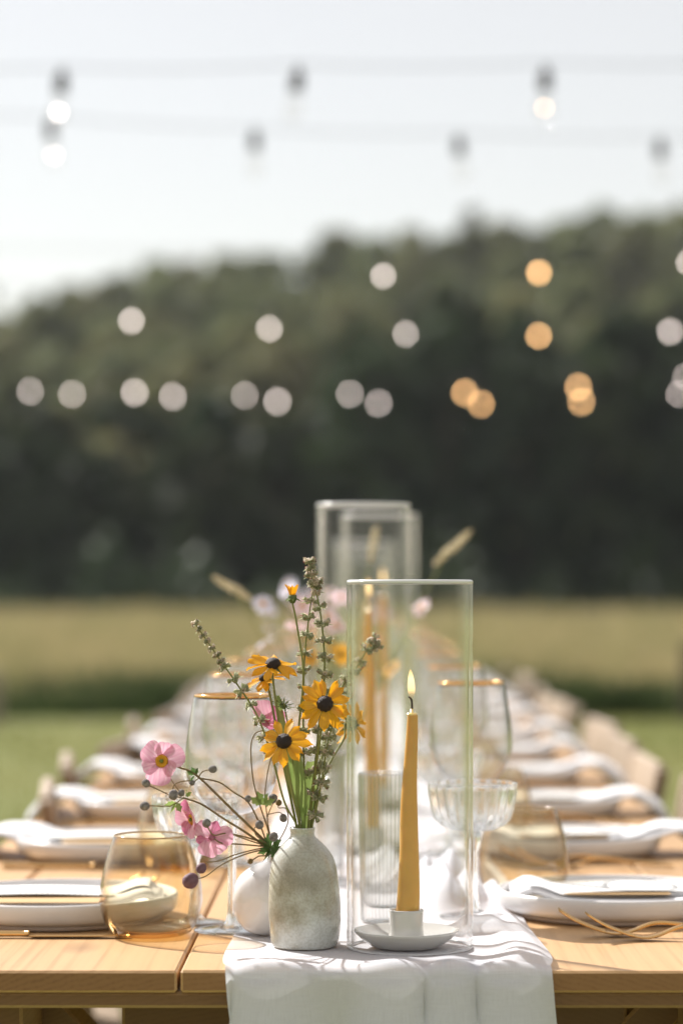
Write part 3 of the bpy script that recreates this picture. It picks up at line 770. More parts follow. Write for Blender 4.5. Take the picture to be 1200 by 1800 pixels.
# ------------------------------------------------------------------ tableware prototypes
ZT = TZ + .0004
def proto_plate():
    t = thing('plate', '', 'plate')
    prof = [(.0005, .0055), (.06, .0055), (.1125, .0055), (.1185, .0065), (.1235, .0095), (.1262, .014), (.1272, .0215), (.1272, .0258), (.1262, .0275), (.1245, .0278), (.1228, .0266), (.1218, .0215), (.119, .0135), (.113, .0105), (.06, .0095), (.0005, .0093)]
    link('dish', mk('dish', *lathe(prof, 96), M_plate), t)
    link('foot_ring', mk('foot_ring', *lathe([(.095, .0004), (.111, .0004), (.1118, .0052), (.095, .0052)], 72, closed=True), M_foot), t)
    return t
def proto_napkin(side):
    "folded linen strip from the plate centre outwards, over the table edge; local origin = plate centre on the table top; +x outwards"
    edge = (.45 - .27) if side > 0 else (.50 - .325)
    t = thing('napkin', '', 'napkin')
    pa = [(-.098, .0135), (-.104, .020), (-.098, .0275), (-.086, .0285), (-.06, .0200), (-.02, .0165), (.05, .0165), (.09, .021), (.115, .0300), (.135, .0345), (.155, .034), (edge - .006, .024), (edge + .012, .010), (edge + .022, -.012), (edge + .026, -.06), (edge + .028, -.13), (edge + .029, -.19)]
    cv = cr([(a, 0, b) for a, b in pa], 7)
    NW = 15; V = []; rr = np.random.default_rng(4 + side)
    n = len(cv)
    for layer in (1, -1):
        for i, p in enumerate(cv):
            tn = (cv[min(i + 1, n - 1)] - cv[max(i - 1, 0)]).normalized(); nm = Vector((-tn.z, 0, tn.x))
            s = i / (n - 1)
            for k in range(NW):
                v = k / (NW - 1) * 2 - 1
                wd = .062 * (.72 + .28 * sstep(.0, .22, s)) * (1 - .10 * math.sin(s * 9)) * (1 + .12 * max(0, s - .6))
                th = .0050 * (1 - abs(v) ** 6) ** .5 + .0003
                wob = .0022 * math.sin(7 * v + 10 * s) + .0016 * math.sin(3 * v - 23 * s)
                q = p + nm * (layer * th + wob * sstep(.1, .3, s) * (.5 if abs(v) < .3 else 1) + (.0015 if i < 12 else 0)) + Vector((0, wd * v + .004 * math.sin(12 * s), 0))
                V.append(q)
    Fc = []
    o = n * NW
    for i in range(n - 1):
        for k in range(NW - 1):
            Fc.append((i * NW + k, i * NW + k + 1, (i + 1) * NW + k + 1, (i + 1) * NW + k)[::-1])
            Fc.append((o + i * NW + k, o + i * NW + k + 1, o + (i + 1) * NW + k + 1, o + (i + 1) * NW + k))
        for k in (0, NW - 1):
            a, b, c, d = i * NW + k, (i + 1) * NW + k, o + (i + 1) * NW + k, o + i * NW + k
            Fc.append((a, b, c, d) if k == 0 else (d, c, b, a))
    for i in (0, n - 1):
        for k in range(NW - 1):
            Fc.append((i * NW + k, i * NW + k + 1, o + i * NW + k + 1, o + i * NW + k))
    link('cloth', fix(mk('cloth', V, Fc, M_linen)), t)
    # second fold lying on top, a little narrower
    V2 = []
    for layer in (1, -1):
        for i, p in enumerate(cv[16:]):
            ii = i + 16; tn = (cv[min(ii + 1, n - 1)] - cv[max(ii - 1, 0)]).normalized(); nm = Vector((-tn.z, 0, tn.x))
            for k in range(9):
                v = k / 8 * 2 - 1
                V2.append(p + nm * (.0062 + (layer + 1) * .0012 * (1 - abs(v) ** 4) + .0012 * math.sin(5 * v + ii * .12)) + Vector((0, .043 * v - .010 + .003 * math.sin(ii * .2), 0)))
    m = n - 16; o = m * 9; Fc = []
    for i in range(m - 1):
        for k in range(8):
            Fc.append((i * 9 + k, i * 9 + k + 1, (i + 1) * 9 + k + 1, (i + 1) * 9 + k)[::-1]); Fc.append((o + i * 9 + k, o + i * 9 + k + 1, o + (i + 1) * 9 + k + 1, o + (i + 1) * 9 + k))
        for k in (0, 8): Fc.append((i * 9 + k, (i + 1) * 9 + k, o + (i + 1) * 9 + k, o + i * 9 + k))
    for k in range(8): Fc.append((k, k + 1, o + k + 1, o + k)); 
    link('top_fold', fix(mk('top_fold', V2, Fc, M_linen)), t)
    return t
def proto_menu():
    t = thing('menu_card', '', 'menu')
    nx, ny = 18, 8; V = []
    for j in range(ny):
        for i in range(nx):
            x = -.072 + .165 * i / (nx - 1); y = -.045 + .09 * j / (ny - 1)
            V.append((x, y, .0274 + .0016 * math.sin(x * 25 + 1) + .10 * max(0, x - .06) ** 1.3 + .0012 * math.sin(y * 60)))
    V += [(v[0], v[1], v[2] - .0005) for v in V]
    o = nx * ny; Fc = []
    for j in range(ny - 1):
        for i in range(nx - 1):
            a, b, c, d = j * nx + i, j * nx + i + 1, (j + 1) * nx + i + 1, (j + 1) * nx + i
            Fc += [(a, b, c, d), (o + d, o + c, o + b, o + a)]
    for i in range(nx - 1):
        Fc += [(i + 1, i, o + i, o + i + 1), ((ny - 1) * nx + i, (ny - 1) * nx + i + 1, o + (ny - 1) * nx + i + 1, o + (ny - 1) * nx + i)]
    for j in range(ny - 1):
        Fc += [(j * nx, (j + 1) * nx, o + (j + 1) * nx, o + j * nx), ((j + 1) * nx + nx - 1, j * nx + nx - 1, o + j * nx + nx - 1, o + (j + 1) * nx + nx - 1)]
    link('sheet', mk('sheet', V, Fc, M_paper), t)
    return t
def proto_fork():
    t = thing('fork', '', 'fork')
    px = [0, .02, .05, .07, .095, .12, .16, .195]; pz = [.0265, .0145, .0038, .0044, .0130, .0125, .0070, .0040]
    cv = cr([(a, 0, b) for a, b in zip(px, pz)], 7)
    zs = lambda x: float(np.interp(x, [c.x for c in cv], [c.z for c in cv]))
    tw = .0032
    for k in range(4):
        yc = (k - 1.5) * .0058
        xs = np.linspace(0, .047, 10)
        link('tine', mk('tine', *shift(sweep_flat([(x, zs(x)) for x in xs], [.0016 + .0014 * min(1, x / .02) for x in xs], .0022), (0, -yc, 0)), M_gold), t)
    xs = np.linspace(.0465, .195, 44)
    wd = [float(np.interp(x, [.046, .060, .072, .085, .10, .13, .18, .195], [.0205, .0205, .015, .0070, .0050, .0050, .0085, .0065])) for x in xs]
    link('handle', mk('handle', *sweep_flat([(x, zs(x)) for x in xs], wd, [.0022 + .0012 * min(1, (x - .0465) / .04) for x in xs]), M_gold), t)
    return t
def proto_knife():
    t = thing('knife', '', 'knife')
    xs = np.linspace(0, .10, 16)
    link('blade', mk('blade', *sweep_flat([(x, .0022) for x in xs], [.004 + .014 * math.sin(min(1, (x + .008) / .05) * math.pi / 2) for x in xs], .0018), M_gold), t)
    xs = np.linspace(.1005, .215, 16)
    link('handle', mk('handle', *sweep_flat([(x, .0038) for x in xs], [.008 + .004 * ((x - .1) / .11) for x in xs], .0055), M_gold), t)
    return t
def proto_balloon():
    t = thing('balloon_glass', '', 'wine glass')
    o = [(.0042, .118), (.010, .1185), (.020, .1215), (.030, .128), (.040, .140), (.0455, .154), (.0475, .168), (.0470, .184), (.0447, .204), (.0412, .225), (.0383, .240)]
    i = [(r - .0011 if r > .006 else r * .8, z + (.0016 if z < .13 else 0)) for r, z in o]
    link('bowl', mk('bowl', *lathe(o + [(.0378, .2405)] + i[::-1], 64), M_clear), t)
    link('rim', mk('rim', *lathe([(.0386, .2368), (.03875, .2404), (.0380, .2412), (.0372, .2404), (.0374, .2368)], 64, closed=True), M_goldrim), t)
    link('stem', mk('stem', *lathe([(.0003, .117), (.0085, .1178), (.0068, .112), (.0050, .102), (.0042, .085), (.0040, .05), (.0046, .02), (.0075, .0085), (.013, .0048), (.0003, .0044)], 32), M_stemglass), t)
    link('foot', mk('foot', *lathe([(.0003, .0042), (.013, .0040), (.030, .0028), (.0385, .0022), (.0392, .0014), (.0385, .0006), (.0003, .0006)], 64), M_clear), t)
    return t
def proto_coupe():
    t = thing('coupe_glass', '', 'coupe glass')
    nr = 22
    rf = lambda a, j, z: 1.0 + (.030 * math.cos(nr * a) if j < 11 else 0.0)
    o = [(.004, .0870), (.013, .0880), (.022, .0895), (.031, .0935), (.0375, .1000), (.0400, .107), (.0420, .117), (.0437, .127), (.0448, .133), (.0450, .136), (.0444, .1372)]
    i = [(.0432, .1368), (.0425, .130), (.0405, .118), (.0380, .109), (.0345, .1025), (.028, .0975), (.020, .0945), (.010, .0930), (.0003, .0925)]
    link('bowl', mk('bowl', *lathe([(.0003, .0868)] + o + i, 176, rfun=lambda a, j, z: 1.0 + (.042 * math.cos(nr * a) * (1 if z < .128 else .5) if 1 <= j <= 10 else 0)), M_crystal), t)
    link('stem', mk('stem', *lathe([(.0003, .0862), (.008, .0864), (.0072, .080), (.0078, .074), (.0052, .066), (.0046, .045), (.0048, .025), (.0068, .010), (.012, .0056), (.0003, .0050)], 32, rfun=lambda a, j, z: 1 + .07 * math.cos(6 * a)), M_stemglass), t)
    link('foot', mk('foot', *lathe([(.0003, .0048), (.012, .0046), (.026, .0032), (.0335, .0024), (.034, .0014), (.0335, .0006), (.0003, .0006)], 64), M_clear), t)
    return t
def proto_tumbler():
    t = thing('amber_tumbler', '', 'tumbler')
    o = [(.0290, .0008), (.0350, .0018), (.0405, .0050), (.0465, .0140), (.0506, .025), (.0520, .036), (.0510, .051), (.0472, .070), (.0415, .089), (.0372, .101)]
    i = [(.0359, .101), (.0400, .089), (.0457, .070), (.0495, .051), (.0504, .038), (.0497, .028), (.0462, .0165), (.0408, .0092), (.033, .0068), (.0003, .0078)]
    link('bowl', mk('bowl', *lathe(o + [(.0365, .1016)] + i, 80), M_amber), t)
    link('rim', mk('rim', *lathe([(.03655 + .0009 * math.cos(a), .1014 + .0009 * math.sin(a)) for a in np.linspace(0, 2 * math.pi, 9)[:-1]], 80, closed=True), M_amber_rim), t)
    link('base', mk('base', *lathe([(.0003, .0062), (.030, .0055), (.0365, .0058), (.0355, .0026), (.0300, .0012), (.024, .0030), (.0003, .0042)], 64), M_amber_base), t)
    return t
def proto_chair():
    "folding chair facing -x (towards the table), origin on the ground under the back"
    t = thing('folding_chair', '', 'chair')
    for s in (-1, 1):
        link('back_post', mk('back_post', *xf(box(-.011, .011, -.017, .017, 0, .806, .004), Matrix.Translation((-.16, s * .20, 0)) @ Matrix.Rotation(R(11.0), 4, 'Y')), M_chair, False), t)
        link('front_leg', mk('front_leg', *xf(box(-.011, .011, -.015, .015, 0, .58, .004), Matrix.Translation((.02, s * .165, 0)) @ Matrix.Rotation(R(-38), 4, 'Y')), M_chair, False), t)
    for (z, h) in ((.712, .088), (.60, .05)):
        x = -.16 + z * math.tan(R(11.0))
        link('back_rail', mk('back_rail', *xf(box(-.009, .009, -.182, .182, 0, h, .004), Matrix.Translation((x, 0, z)) @ Matrix.Rotation(R(11.0), 4, 'Y')), M_chair, False), t)
    for k in range(5):
        x = -.36 + k * .060
        link('seat_slat', mk('seat_slat', *box(x, x + .052, -.175, .175, .432, .448, .003), M_chair, False), t)
    return t

PL, MN, FK, KN, BG, CP, TB = proto_plate(), proto_menu(), proto_fork(), proto_knife(), proto_balloon(), proto_coupe(), proto_tumbler()
NR, NL = proto_napkin(1), proto_napkin(-1); CH = proto_chair()
CARD = thing('tan_card', '', 'card')
link('sheet', mk('sheet', *box(-.062, .055, -.078, -.012, .0141, .0148, .0002), M_kraft, False), CARD)
PROTOS = [PL, MN, FK, KN, BG, CP, TB, NR, NL, CH, CARD]

jr = random.Random(21)
NP = 12; SP = .62
GRP = {}
def lab(core, side, k):
    side_w = 'left' if side < 0 else 'right'
    if core[0] == '!': return core[1:]
    if k < 8: return '%s %s from the camera, %s side of table' % (ORD[k], core, side_w)
    return 'far blurred %s, end of the %s side of table' % (core, side_w)
def place(src, core, side, k, loc, rz, plural, scale=None):
    sw = 'left' if side < 0 else 'right'
    return dup(src, loc, rz, lab(core, side, k), '%s along the %s side' % (plural, sw), scale)
for side in (-1, 1):
    for k in range(NP):
        j = lambda a: jr.uniform(-a, a)
        first = k == 0
        yc = (2.72 if side < 0 else 2.76) + SP * k + (0 if first else j(.012))
        xc = (-.325 if side < 0 else .270) + (0 if first else j(.008))
        rz = math.pi if side < 0 else 0.0
        place(PL, 'round white stoneware plate', side, k, (xc, yc, ZT), j(3), 'plates')
        place(NR if side > 0 else NL, 'folded white napkin on a plate', side, k, (xc, yc + (.012 if side > 0 else .012), ZT), rz + (0.04 if first else j(.17)), 'napkins', None if first else (1 + j(.04), 1 + j(.13), 1 + j(.10)))
        place(MN, 'white menu card', side, k, (xc + side * (0.0), yc + .010, ZT), rz + (.03 if first else j(.2)), 'menus')
        if k < 3:
            place(CARD, 'small tan card on a plate', side, k, (xc, yc + (.034 if side > 0 else 0), ZT + .0112), rz if side > 0 else 0.0, 'tan cards')
        # cutlery
        fy = -1 if side > 0 else 1
        if first and side > 0:
            place(FK, '!gold fork lying nearest the camera, right of the runner', side, 0, (.2205, 2.548, ZT), .035, 'front forks')
            place(FK, '!gold fork between the nearest fork and the right-hand plate', side, 0, (.1955, 2.580, ZT), -.03, 'rear forks')
        else:
            place(FK, 'gold fork of the outer pair', side, k, (xc - side * .075, yc + fy * .195, ZT), rz + j(.06), 'outer forks')
            place(FK, 'gold fork of the inner pair', side, k, (xc - side * .095, yc + fy * .163, ZT), rz + j(.06), 'inner forks')
        place(KN, 'gold table knife', side, k, (xc - side * .09, yc - fy * .152, ZT), rz + j(.04), 'knives')
        # glasses
        if side < 0:
            bx, by = (-.134, 2.60) if first else (-.165 + j(.008), 2.60 + SP * k + j(.02))
            cx, cy_ = (-.177, 2.672) if first else (-.205 + j(.01), 2.70 + SP * k + j(.02))
            tx, ty = (-.2145, 2.578) if first else (-.222 + j(.01), 2.59 + SP * k + j(.02))
        else:
            bx, by = (.1225, 2.95) if first else (.128 + j(.008), 2.95 + SP * k + j(.02))
            cx, cy_ = (.1140, 2.70) if first else (.112 + j(.008), 2.73 + SP * k + j(.02))
            tx, ty = (.1792, 2.89) if first else (.185 + j(.008), 2.89 + SP * k + j(.02))
        zb = .0018 if (X0 - .04 < bx < X1 + .04) else 0
        place(BG, 'gold-rimmed balloon glass', side, k, (bx, by, ZT + zb), j(3), 'balloon glasses')
        place(CP, 'ribbed crystal coupe glass', side, k, (cx, cy_, ZT + (.003 if cx > X0 and cx < X1 else 0)), j(3), 'coupes', (1.04 if side > 0 else .98) if first else None)
        place(TB, 'amber stemless tumbler', side, k, (tx, ty, ZT), j(3), 'amber tumblers')
        # chairs
        if k > 0:
            place(CH, 'pale wooden folding chair', side, k - 1, ((.545 if side > 0 else -.515) + j(.035), yc + j(.05), 0), (0 if side > 0 else math.pi) + j(.13), 'folding chairs')
for p in PROTOS:
    for c in list(p.children): bpy.data.objects.remove(c)
    bpy.data.objects.remove(p)

# ------------------------------------------------------------------ hurricanes, candles, holders
def hurricane(x, d, h, label):
    r = .061; t_ = .0042
    prof = [(r - .0012, .0005), (r, .0016), (r, h - .0018), (r - .0006, h - .0004), (r - t_ / 2, h), (r - t_ + .0006, h - .0004), (r - t_, h - .0018), (r - t_, .0016), (r - t_ + .0012, .0005)]
    t = thing('hurricane_glass', label, 'glass cylinder', (x, d, ZT + .0030), 0, 'hurricane glasses')
    link('wall', mk('wall', *lathe([(r, .0016), (r, .0022), (r, .006), (r, h * .5), (r, h - .006), (r, h - .0022), (r, h - .0016), (r - t_, h - .0016), (r - t_, h - .0022), (r - t_, h - .006), (r - t_, h * .5), (r - t_, .006), (r - t_, .0022), (r - t_, .0016)], 128, closed=True), M_hurr), t)
    rim = [(r - t_ / 2 + .0023 * math.cos(a), h + .0002 + .0022 * math.sin(a)) for a in np.linspace(0, 2 * math.pi, 13)[:-1]]
    link('rim', mk('rim', *lathe(rim, 128, closed=True), M_rimglass), t)
    foot = [(r - t_ / 2 + .0017 * math.cos(a), .0010 + .0010 * math.sin(a)) for a in np.linspace(0, 2 * math.pi, 13)[:-1]]
    link('foot_rim', mk('foot_rim', *lathe(foot, 96, closed=True), M_rimglass), t)
M_rimglass = prin('polished_glass_edge', (.92, .93, .94), rough=.12, spec=.9)
_b = M_rimglass.node_tree.nodes['Principled BSDF']; _b.inputs['Transmission Weight'].default_value = .25; _b.inputs['IOR'].default_value = 1.45
HL = ['front clear glass hurricane around the thick ochre candle', 'tall clear hurricane directly behind the front one', 'third hurricane, peeking out right behind the second',
      'fourth hurricane, blurred in the middle of the table', 'fifth hurricane, blurred far down the table', 'sixth hurricane, the farthest blurred one']
HUR = [(.0440, 2.475, .353), (-.001, 3.33, .455), (.024, 4.04, .462), (.0, 5.2, .44), (.0, 6.3, .44), (0, 7.5, .44)]
for (x, d, h), l in zip(HUR, HL): hurricane(x, d, h, l)

def flame_mat():
    m, N, L, out = newmat('candle_flame')
    tc = N.new('ShaderNodeTexCoord'); sp = N.new('ShaderNodeSeparateXYZ'); L.new(tc.outputs['Generated'], sp.inputs[0])
    r = ramp(N, L, sp.outputs[2], [(0.0, (.0, .0, .0)), (.16, (.06, .06, .06)), (.38, (.55, .55, .55)), (.70, (.66, .66, .66)), (1, (.25, .25, .25))])
    rc = ramp(N, L, sp.outputs[2], [(0.0, (.9, .42, .15)), (.3, (1, .66, .30)), (.7, (1, .70, .34)), (1, (1, .55, .2))])
    e = N.new('ShaderNodeEmission'); L.new(rc.outputs[0], e.inputs[0]); e.inputs[1].default_value = 1.35
    tr_ = N.new('ShaderNodeBsdfTransparent'); ms = N.new('ShaderNodeMixShader')
    L.new(r.outputs[0], ms.inputs[0]); L.new(tr_.outputs[0], ms.inputs[1]); L.new(e.outputs[0], ms.inputs[2]); L.new(ms.outputs[0], out.inputs[0]); return m
M_flame = flame_mat()
def candle(x, d, zb, h, r0, r1, lean, label):
    t = thing('taper_candle', label, 'candle', (x, d, TZ + zb), 0, 'taper candles')
    n = 26; prof = [(.0004, .0), (r0 * .96, .0), (r0, .004)]
    for i in range(n):
        s = i / (n - 1); prof.append((r0 + (r1 - r0) * s ** 1.15, .006 + (h - .008) * s))
    V, Fc = lathe(prof, 40)
    V = [(v[0] * (1 + .02 * math.sin(v[2] * 75 + v[1] * 300)) + lean * v[2] + .0008 * math.sin(v[2] * 40), v[1] * (1 + .02 * math.sin(v[2] * 60)), v[2]) for v in V]
    link('wax', mk('wax', V, Fc, M_wax), t)
    tp = lathe([(r1, h - .0022), (r1 * 1.02, h), (r1 * .8, h - .0006), (r1 * .35, h - .0018), (.0014, h + .004), (.0004, h + .0042)], 30)
    link('melted_top', mk('melted_top', [(v[0] + lean * v[2], v[1], v[2]) for v in tp[0]], tp[1], M_waxtop), t)
    a = Vector((lean * h, 0, h))
    link('wick', mk('wick', *tube(cr([a + Vector((0, 0, .002)), a + Vector((.0002, 0, .008)), a + Vector((-.0004, 0, .0125)), a + Vector((-.0022, 0, .0152)), a + Vector((-.0036, 0, .0153))], 5), [.0011, .0010, .0008], 7), M_wick), t)
    fp = [(.0001, .0), (.0022, .002), (.0033, .006), (.0036, .011), (.0033, .017), (.0025, .022), (.0013, .0262), (.0001, .0290)]
    fl = lathe(fp, 18); 
    link('flame', mk('flame', [(v[0] - .0012 * (v[2] / .029) ** 1.5, v[1], v[2]) for v in fl[0]], fl[1], M_flame), t, loc=a + Vector((-.0002, 0, .0135)))
def holder(x, d, label):
    t = thing('candle_holder', label, 'candle holder', (x, d, TZ + .0032), 0, 'ceramic candle holders')
    dish = [(.0004, .0006), (.028, .0004), (.034, .0022), (.043, .0085), (.0498, .0148), (.0506, .0168), (.0500, .0178), (.0488, .0174), (.042, .0128), (.032, .0092), (.018, .0082), (.0004, .0082)]
    link('saucer', mk('saucer', *lathe(dish, 72), M_dish), t)
    cup = [(.0185, .0083), (.0172, .0120), (.0163, .020), (.0163, .033), (.0166, .0360), (.0158, .0370), (.0140, .0366), (.0128, .034), (.0124, .027), (.0004, .027)]
    link('cup', mk('cup', *lathe(cup, 48), M_dish), t)
DX = .0405
holder(DX, 2.475, 'pale grey ceramic saucer holder under the front candle')
candle(DX + .0010, 2.475, .0032 + .0272, .1995, .0112, .0049, .022, 'thick ochre taper candle burning in the front hurricane')
holder(.010, 3.33, 'ceramic holder of the second, slender candle')
candle(.011, 3.33, .0302, .292, .0095, .0042, 0.0 - .016, 'slender ochre taper inside the second hurricane')
holder(.026, 4.04, 'ceramic holder of the third candle')
candle(.030, 4.04, .0302, .31, .0095, .0042, 0.0, 'slender ochre taper inside the third hurricane')
for (x, d, h), nm in zip(HUR[3:], ('fourth', 'fifth', 'sixth')):
    holder(x, d, 'ceramic holder of the %s candle down the table' % nm); candle(x, d, .0302, .26, .0095, .0042, 0, 'blurred ochre taper inside the %s hurricane' % nm)

# ribbed highball behind the front hurricane
def ribbed(x, d, label, group=None):
    t = thing('ribbed_glass', label, 'glass', (x, d, TZ + .0032), 0, group)
    nr = 36
    prof_o = [(.0003, .0006), (.0225, .0006), (.0245, .002), (.0250, .006), (.0262, .06), (.0275, .12), (.0280, .152), (.0278, .1545), (.0272, .1555)]
    prof_i = [(.0262, .1545), (.0258, .15), (.0246, .10), (.0236, .05), (.0228, .022), (.0200, .0165), (.0003, .0155)]
    no = len(prof_o)
    link('body', mk('body', *lathe(prof_o + prof_i, 36 * 10, rfun=lambda a, j, z: 1 + (.085 * abs(math.cos(nr * a / 2)) - .065 if 2 <= j < no - 1 else 0)), M_rib), t)
ribbed(.0215, 2.665, 'clear ribbed highball glass standing right behind the front hurricane')
ribbed(-.05, 3.02, 'clear ribbed glass on the runner before the second hurricane')

# ------------------------------------------------------------------ vases
def grey_vase(x, d, label, mat=M_vase, sc=1.0, group='ceramic bottle vases'):
    k = 1 / (2.5 * 1815)      # crop pixels -> metres
    # (half width, crop y) measured on the vase
    pr = [(54, 152), (55.5, 158), (54, 168), (52.5, 180), (56, 193), (70, 207), (92, 228), (112, 252), (131, 285), (143, 325), (150, 375), (154.5, 430), (157, 500), (156.5, 560), (153, 620), (147, 655), (138, 672), (120, 676)]
    prof = [((r * k), (676 - y) * k) for r, y in pr][::-1]
    pr_s = cr([(r, 0, z) for r, z in prof], 4)
    out = [(.0004, .0003)] + [(p.x, p.z + .0003) for p in pr_s]
    inn = [(.0095, out[-1][1] - .0004), (.0088, out[-1][1] - .004), (.0088, out[-1][1] - .02), (.020, out[-1][1] - .05), (.028, .01), (.0004, .006)]
    lean = -.032
    t = thing('bottle_vase', label, 'vase', (x, d, TZ + .0032), 0, group)
    V, Fc = lathe(out + inn, 72, rfun=lambda a, j, z: 1 + .012 * math.sin(2 * a + z * 30) + .006 * math.sin(5 * a + z * 70))
    link('body', mk('body', [((v[0] + lean * v[2] ** 2 * 6) * sc, v[1] * sc, v[2] * sc) for v in V], Fc, mat), t)
grey_vase(-.0575, 2.480, 'mottled grey green bottle vase holding the yellow flowers')
def white_vase(x, d, label):
    k = 1 / 1770
    pr = [(.5, 0), (14, 1), (30, 8), (46, 26), (55, 55), (55.5, 78), (49, 98), (37, 113), (24, 124), (14, 132), (10.5, 142), (10, 152), (11, 156)]
    sm = cr([(r, 0, z) for r, z in pr], 4)
    prof = [(p.x * k, p.z * k) for p in sm] + [(.0045, .0875), (.004, .07), (.02, .05), (.0003, .01)]
    t = thing('round_vase', label, 'vase', (x, d, TZ + .0036), 0)
    V, Fc = lathe(prof, 72, rfun=lambda a, j, z: 1 + .025 * math.sin(2 * a + 1 + z * 40) + .012 * math.sin(5 * a + z * 90) + .008 * math.sin(9 * a - z * 160))
    m = Matrix.Rotation(R(12), 4, 'Y')
    V = [m @ Vector(v) for v in V]; zmin = min(v.z for v in V)
    link('body', mk('body', [(v.x, v.y, v.z - zmin) for v in V], Fc, M_whitecer), t)
white_vase(-.107, 2.560, 'round glossy white vase leaning behind the grey bottle vase')

# ------------------------------------------------------------------ flower building blocks
def petal_mesh(name, L_, W, mat, cup=.1, notch=.0, n=7, m=5, twist=0.0, ruf=0.0, tip=.35, base=.25):
    V = []
    for i in range(n):
        s = i / (n - 1)
        wd = W * (base + (1 - base) * math.sin(min(1, s * 1.5) * math.pi / 2)) if s < .66 else W * math.cos((s - .66) / .34 * math.acos(tip))
        for k in range(m):
            v = k / (m - 1) * 2 - 1
            x = L_ * s - notch * L_ * (1 - abs(v)) * s ** 4 - (.10 * L_ * v * v * s ** 3)
            V.append((x, wd * v / 2, cup * L_ * (-(s ** 2) * .6) + cup * W * 1.2 * v * v * .5 + ruf * math.sin(s * 6 + v * 2) + twist * v * s * W))
    Fc = [(i * m + k, (i + 1) * m + k, (i + 1) * m + k + 1, i * m + k + 1) for i in range(n - 1) for k in range(m - 1)]
    return mk(name, V, Fc, mat)
PY = [petal_mesh('petal', .0205, .0080, M_petal_y, .18, .02, tip=.12, ruf=.0003), petal_mesh('petal', .0215, .0070, M_petal_y, .34, .03, twist=.25, tip=.08), petal_mesh('petal', .0185, .0084, M_petal_y, .02, .02, twist=-.2, tip=.15, ruf=-.0004)]
def cone_mesh():
    V, Fc = lathe([(.0003, .0062), (.0025, .0060), (.0048, .0048), (.0065, .0028), (.0072, .0004), (.0068, -.0015), (.0003, -.0022)], 22, rfun=lambda a, j, z: 1 + .06 * math.sin(11 * a + j * 2))
    return mk('cone', V, Fc, M_cone)
CONE = cone_mesh()
def sepal_ring(n=9, L_=.012, W=.0045, droop=.35):
    gs = []
    for i in range(n):
        a = 2 * math.pi * i / n + rng.uniform(-.1, .1); l = L_ * rng.uniform(.8, 1.15)
        pts = [(.001, 0, -.0022), (l * .5, W / 2, -.003 - droop * l * .2), (l, 0, -.003 - droop * l), (l * .5, -W / 2, -.003 - droop * l * .2)]
        m = Matrix.Rotation(a, 4, 'Z'); gs.append(([m @ Vector(p) for p in pts], [(0, 1, 2, 3)]))
    gs.append(lathe([(.0003, -.0062), (.0016, -.006), (.0040, -.0030), (.0005, -.0020)], 12))
    return mk('sepals', *join(*gs), M_sepal)
SEP = sepal_ring()
def frame(n, roll=0.0):
    n = Vector(n).normalized(); q = n.to_track_quat('Z', 'Y').to_matrix().to_4x4()
    return q @ Matrix.Rotation(roll, 4, 'Z')

def pth(pts): return [P(*p) for p in pts]

def rudbeckia(label, head, normal, stem, sc=1.0, npet=13, droop=0.1, roll=0.0, sm=M_stem, rad=.00115):
    c = P(*head); b = P(*stem[-1])
    t = thing('black_eyed_susan', label, 'flower', b, 0, 'yellow flowers in the grey vase')
    fr = frame(normal, roll); n = Vector(normal).normalized()
    rr = random.Random(int(head[0] * 7 + head[1]))
    for i in range(npet):
        a = 2 * math.pi * i / npet + rr.uniform(-.14, .14)
        s = sc * rr.uniform(.84, 1.12)
        m = Matrix.Translation(c - b) @ fr @ Matrix.Rotation(a, 4, 'Z') @ Matrix.Translation((.0048 * sc, 0, -.0006 + rr.uniform(-.0006, .0006))) @ Matrix.Rotation(droop + rr.uniform(-.2, .24), 4, 'Y') @ Matrix.Rotation(rr.uniform(-.25, .25), 4, 'X') @ Matrix.Scale(s, 4)
        link('petal', PY[rr.randrange(3)], t, mat4=m)
    link('cone', CONE, t, mat4=Matrix.Translation(c - b) @ fr @ Matrix.Scale(sc, 4))
    link('sepals', SEP, t, mat4=Matrix.Translation(c - b) @ fr @ Matrix.Scale(sc, 4))
    path = cr([c - n * .005 * sc, c - n * .012 * sc] + pth(stem), 7)
    link('stem', mk('stem', *tube([q - b for q in path], [rad * .85, rad, rad * 1.2], 7), sm), t)
    return t
rudbeckia('yellow black eyed flower facing upward, highest of the five', (480, 1168, 2.47), (.05, -.42, .90), [(487, 1250, 2.47), (505, 1360, 2.475), (528, 1452, 2.48), (533, 1500, 2.48)], 1.06, 13, .02)
rudbeckia('smaller yellow black eyed flower tucked under the highest one', (466, 1191, 2.495), (-.25, -.38, .88), [(478, 1240, 2.49), (495, 1330, 2.485), (521, 1452, 2.482), (528, 1500, 2.48)], .86, 12, .1)
rudbeckia('large yellow black eyed flower turned fully to the camera', (571, 1237, 2.435), (.04, -.97, .22), [(562, 1300, 2.455), (550, 1390, 2.475), (544, 1455, 2.48), (540, 1500, 2.48)], 1.1, 14, .08, .2)
rudbeckia('yellow black eyed flower lowest in the bunch, nodding left', (499, 1303, 2.425), (-.16, -.86, .48), [(506, 1350, 2.45), (520, 1420, 2.47), (527, 1455, 2.478), (531, 1500, 2.48)], 1.06, 13, .14, .5)
rudbeckia('yellow flower seen from behind beside the front hurricane rim', (620, 1272, 2.565), (.62, .70, -.05), [(604, 1298, 2.545), (575, 1350, 2.51), (556, 1410, 2.49), (547, 1455, 2.482), (544, 1500, 2.48)], 1.0, 12, .12)

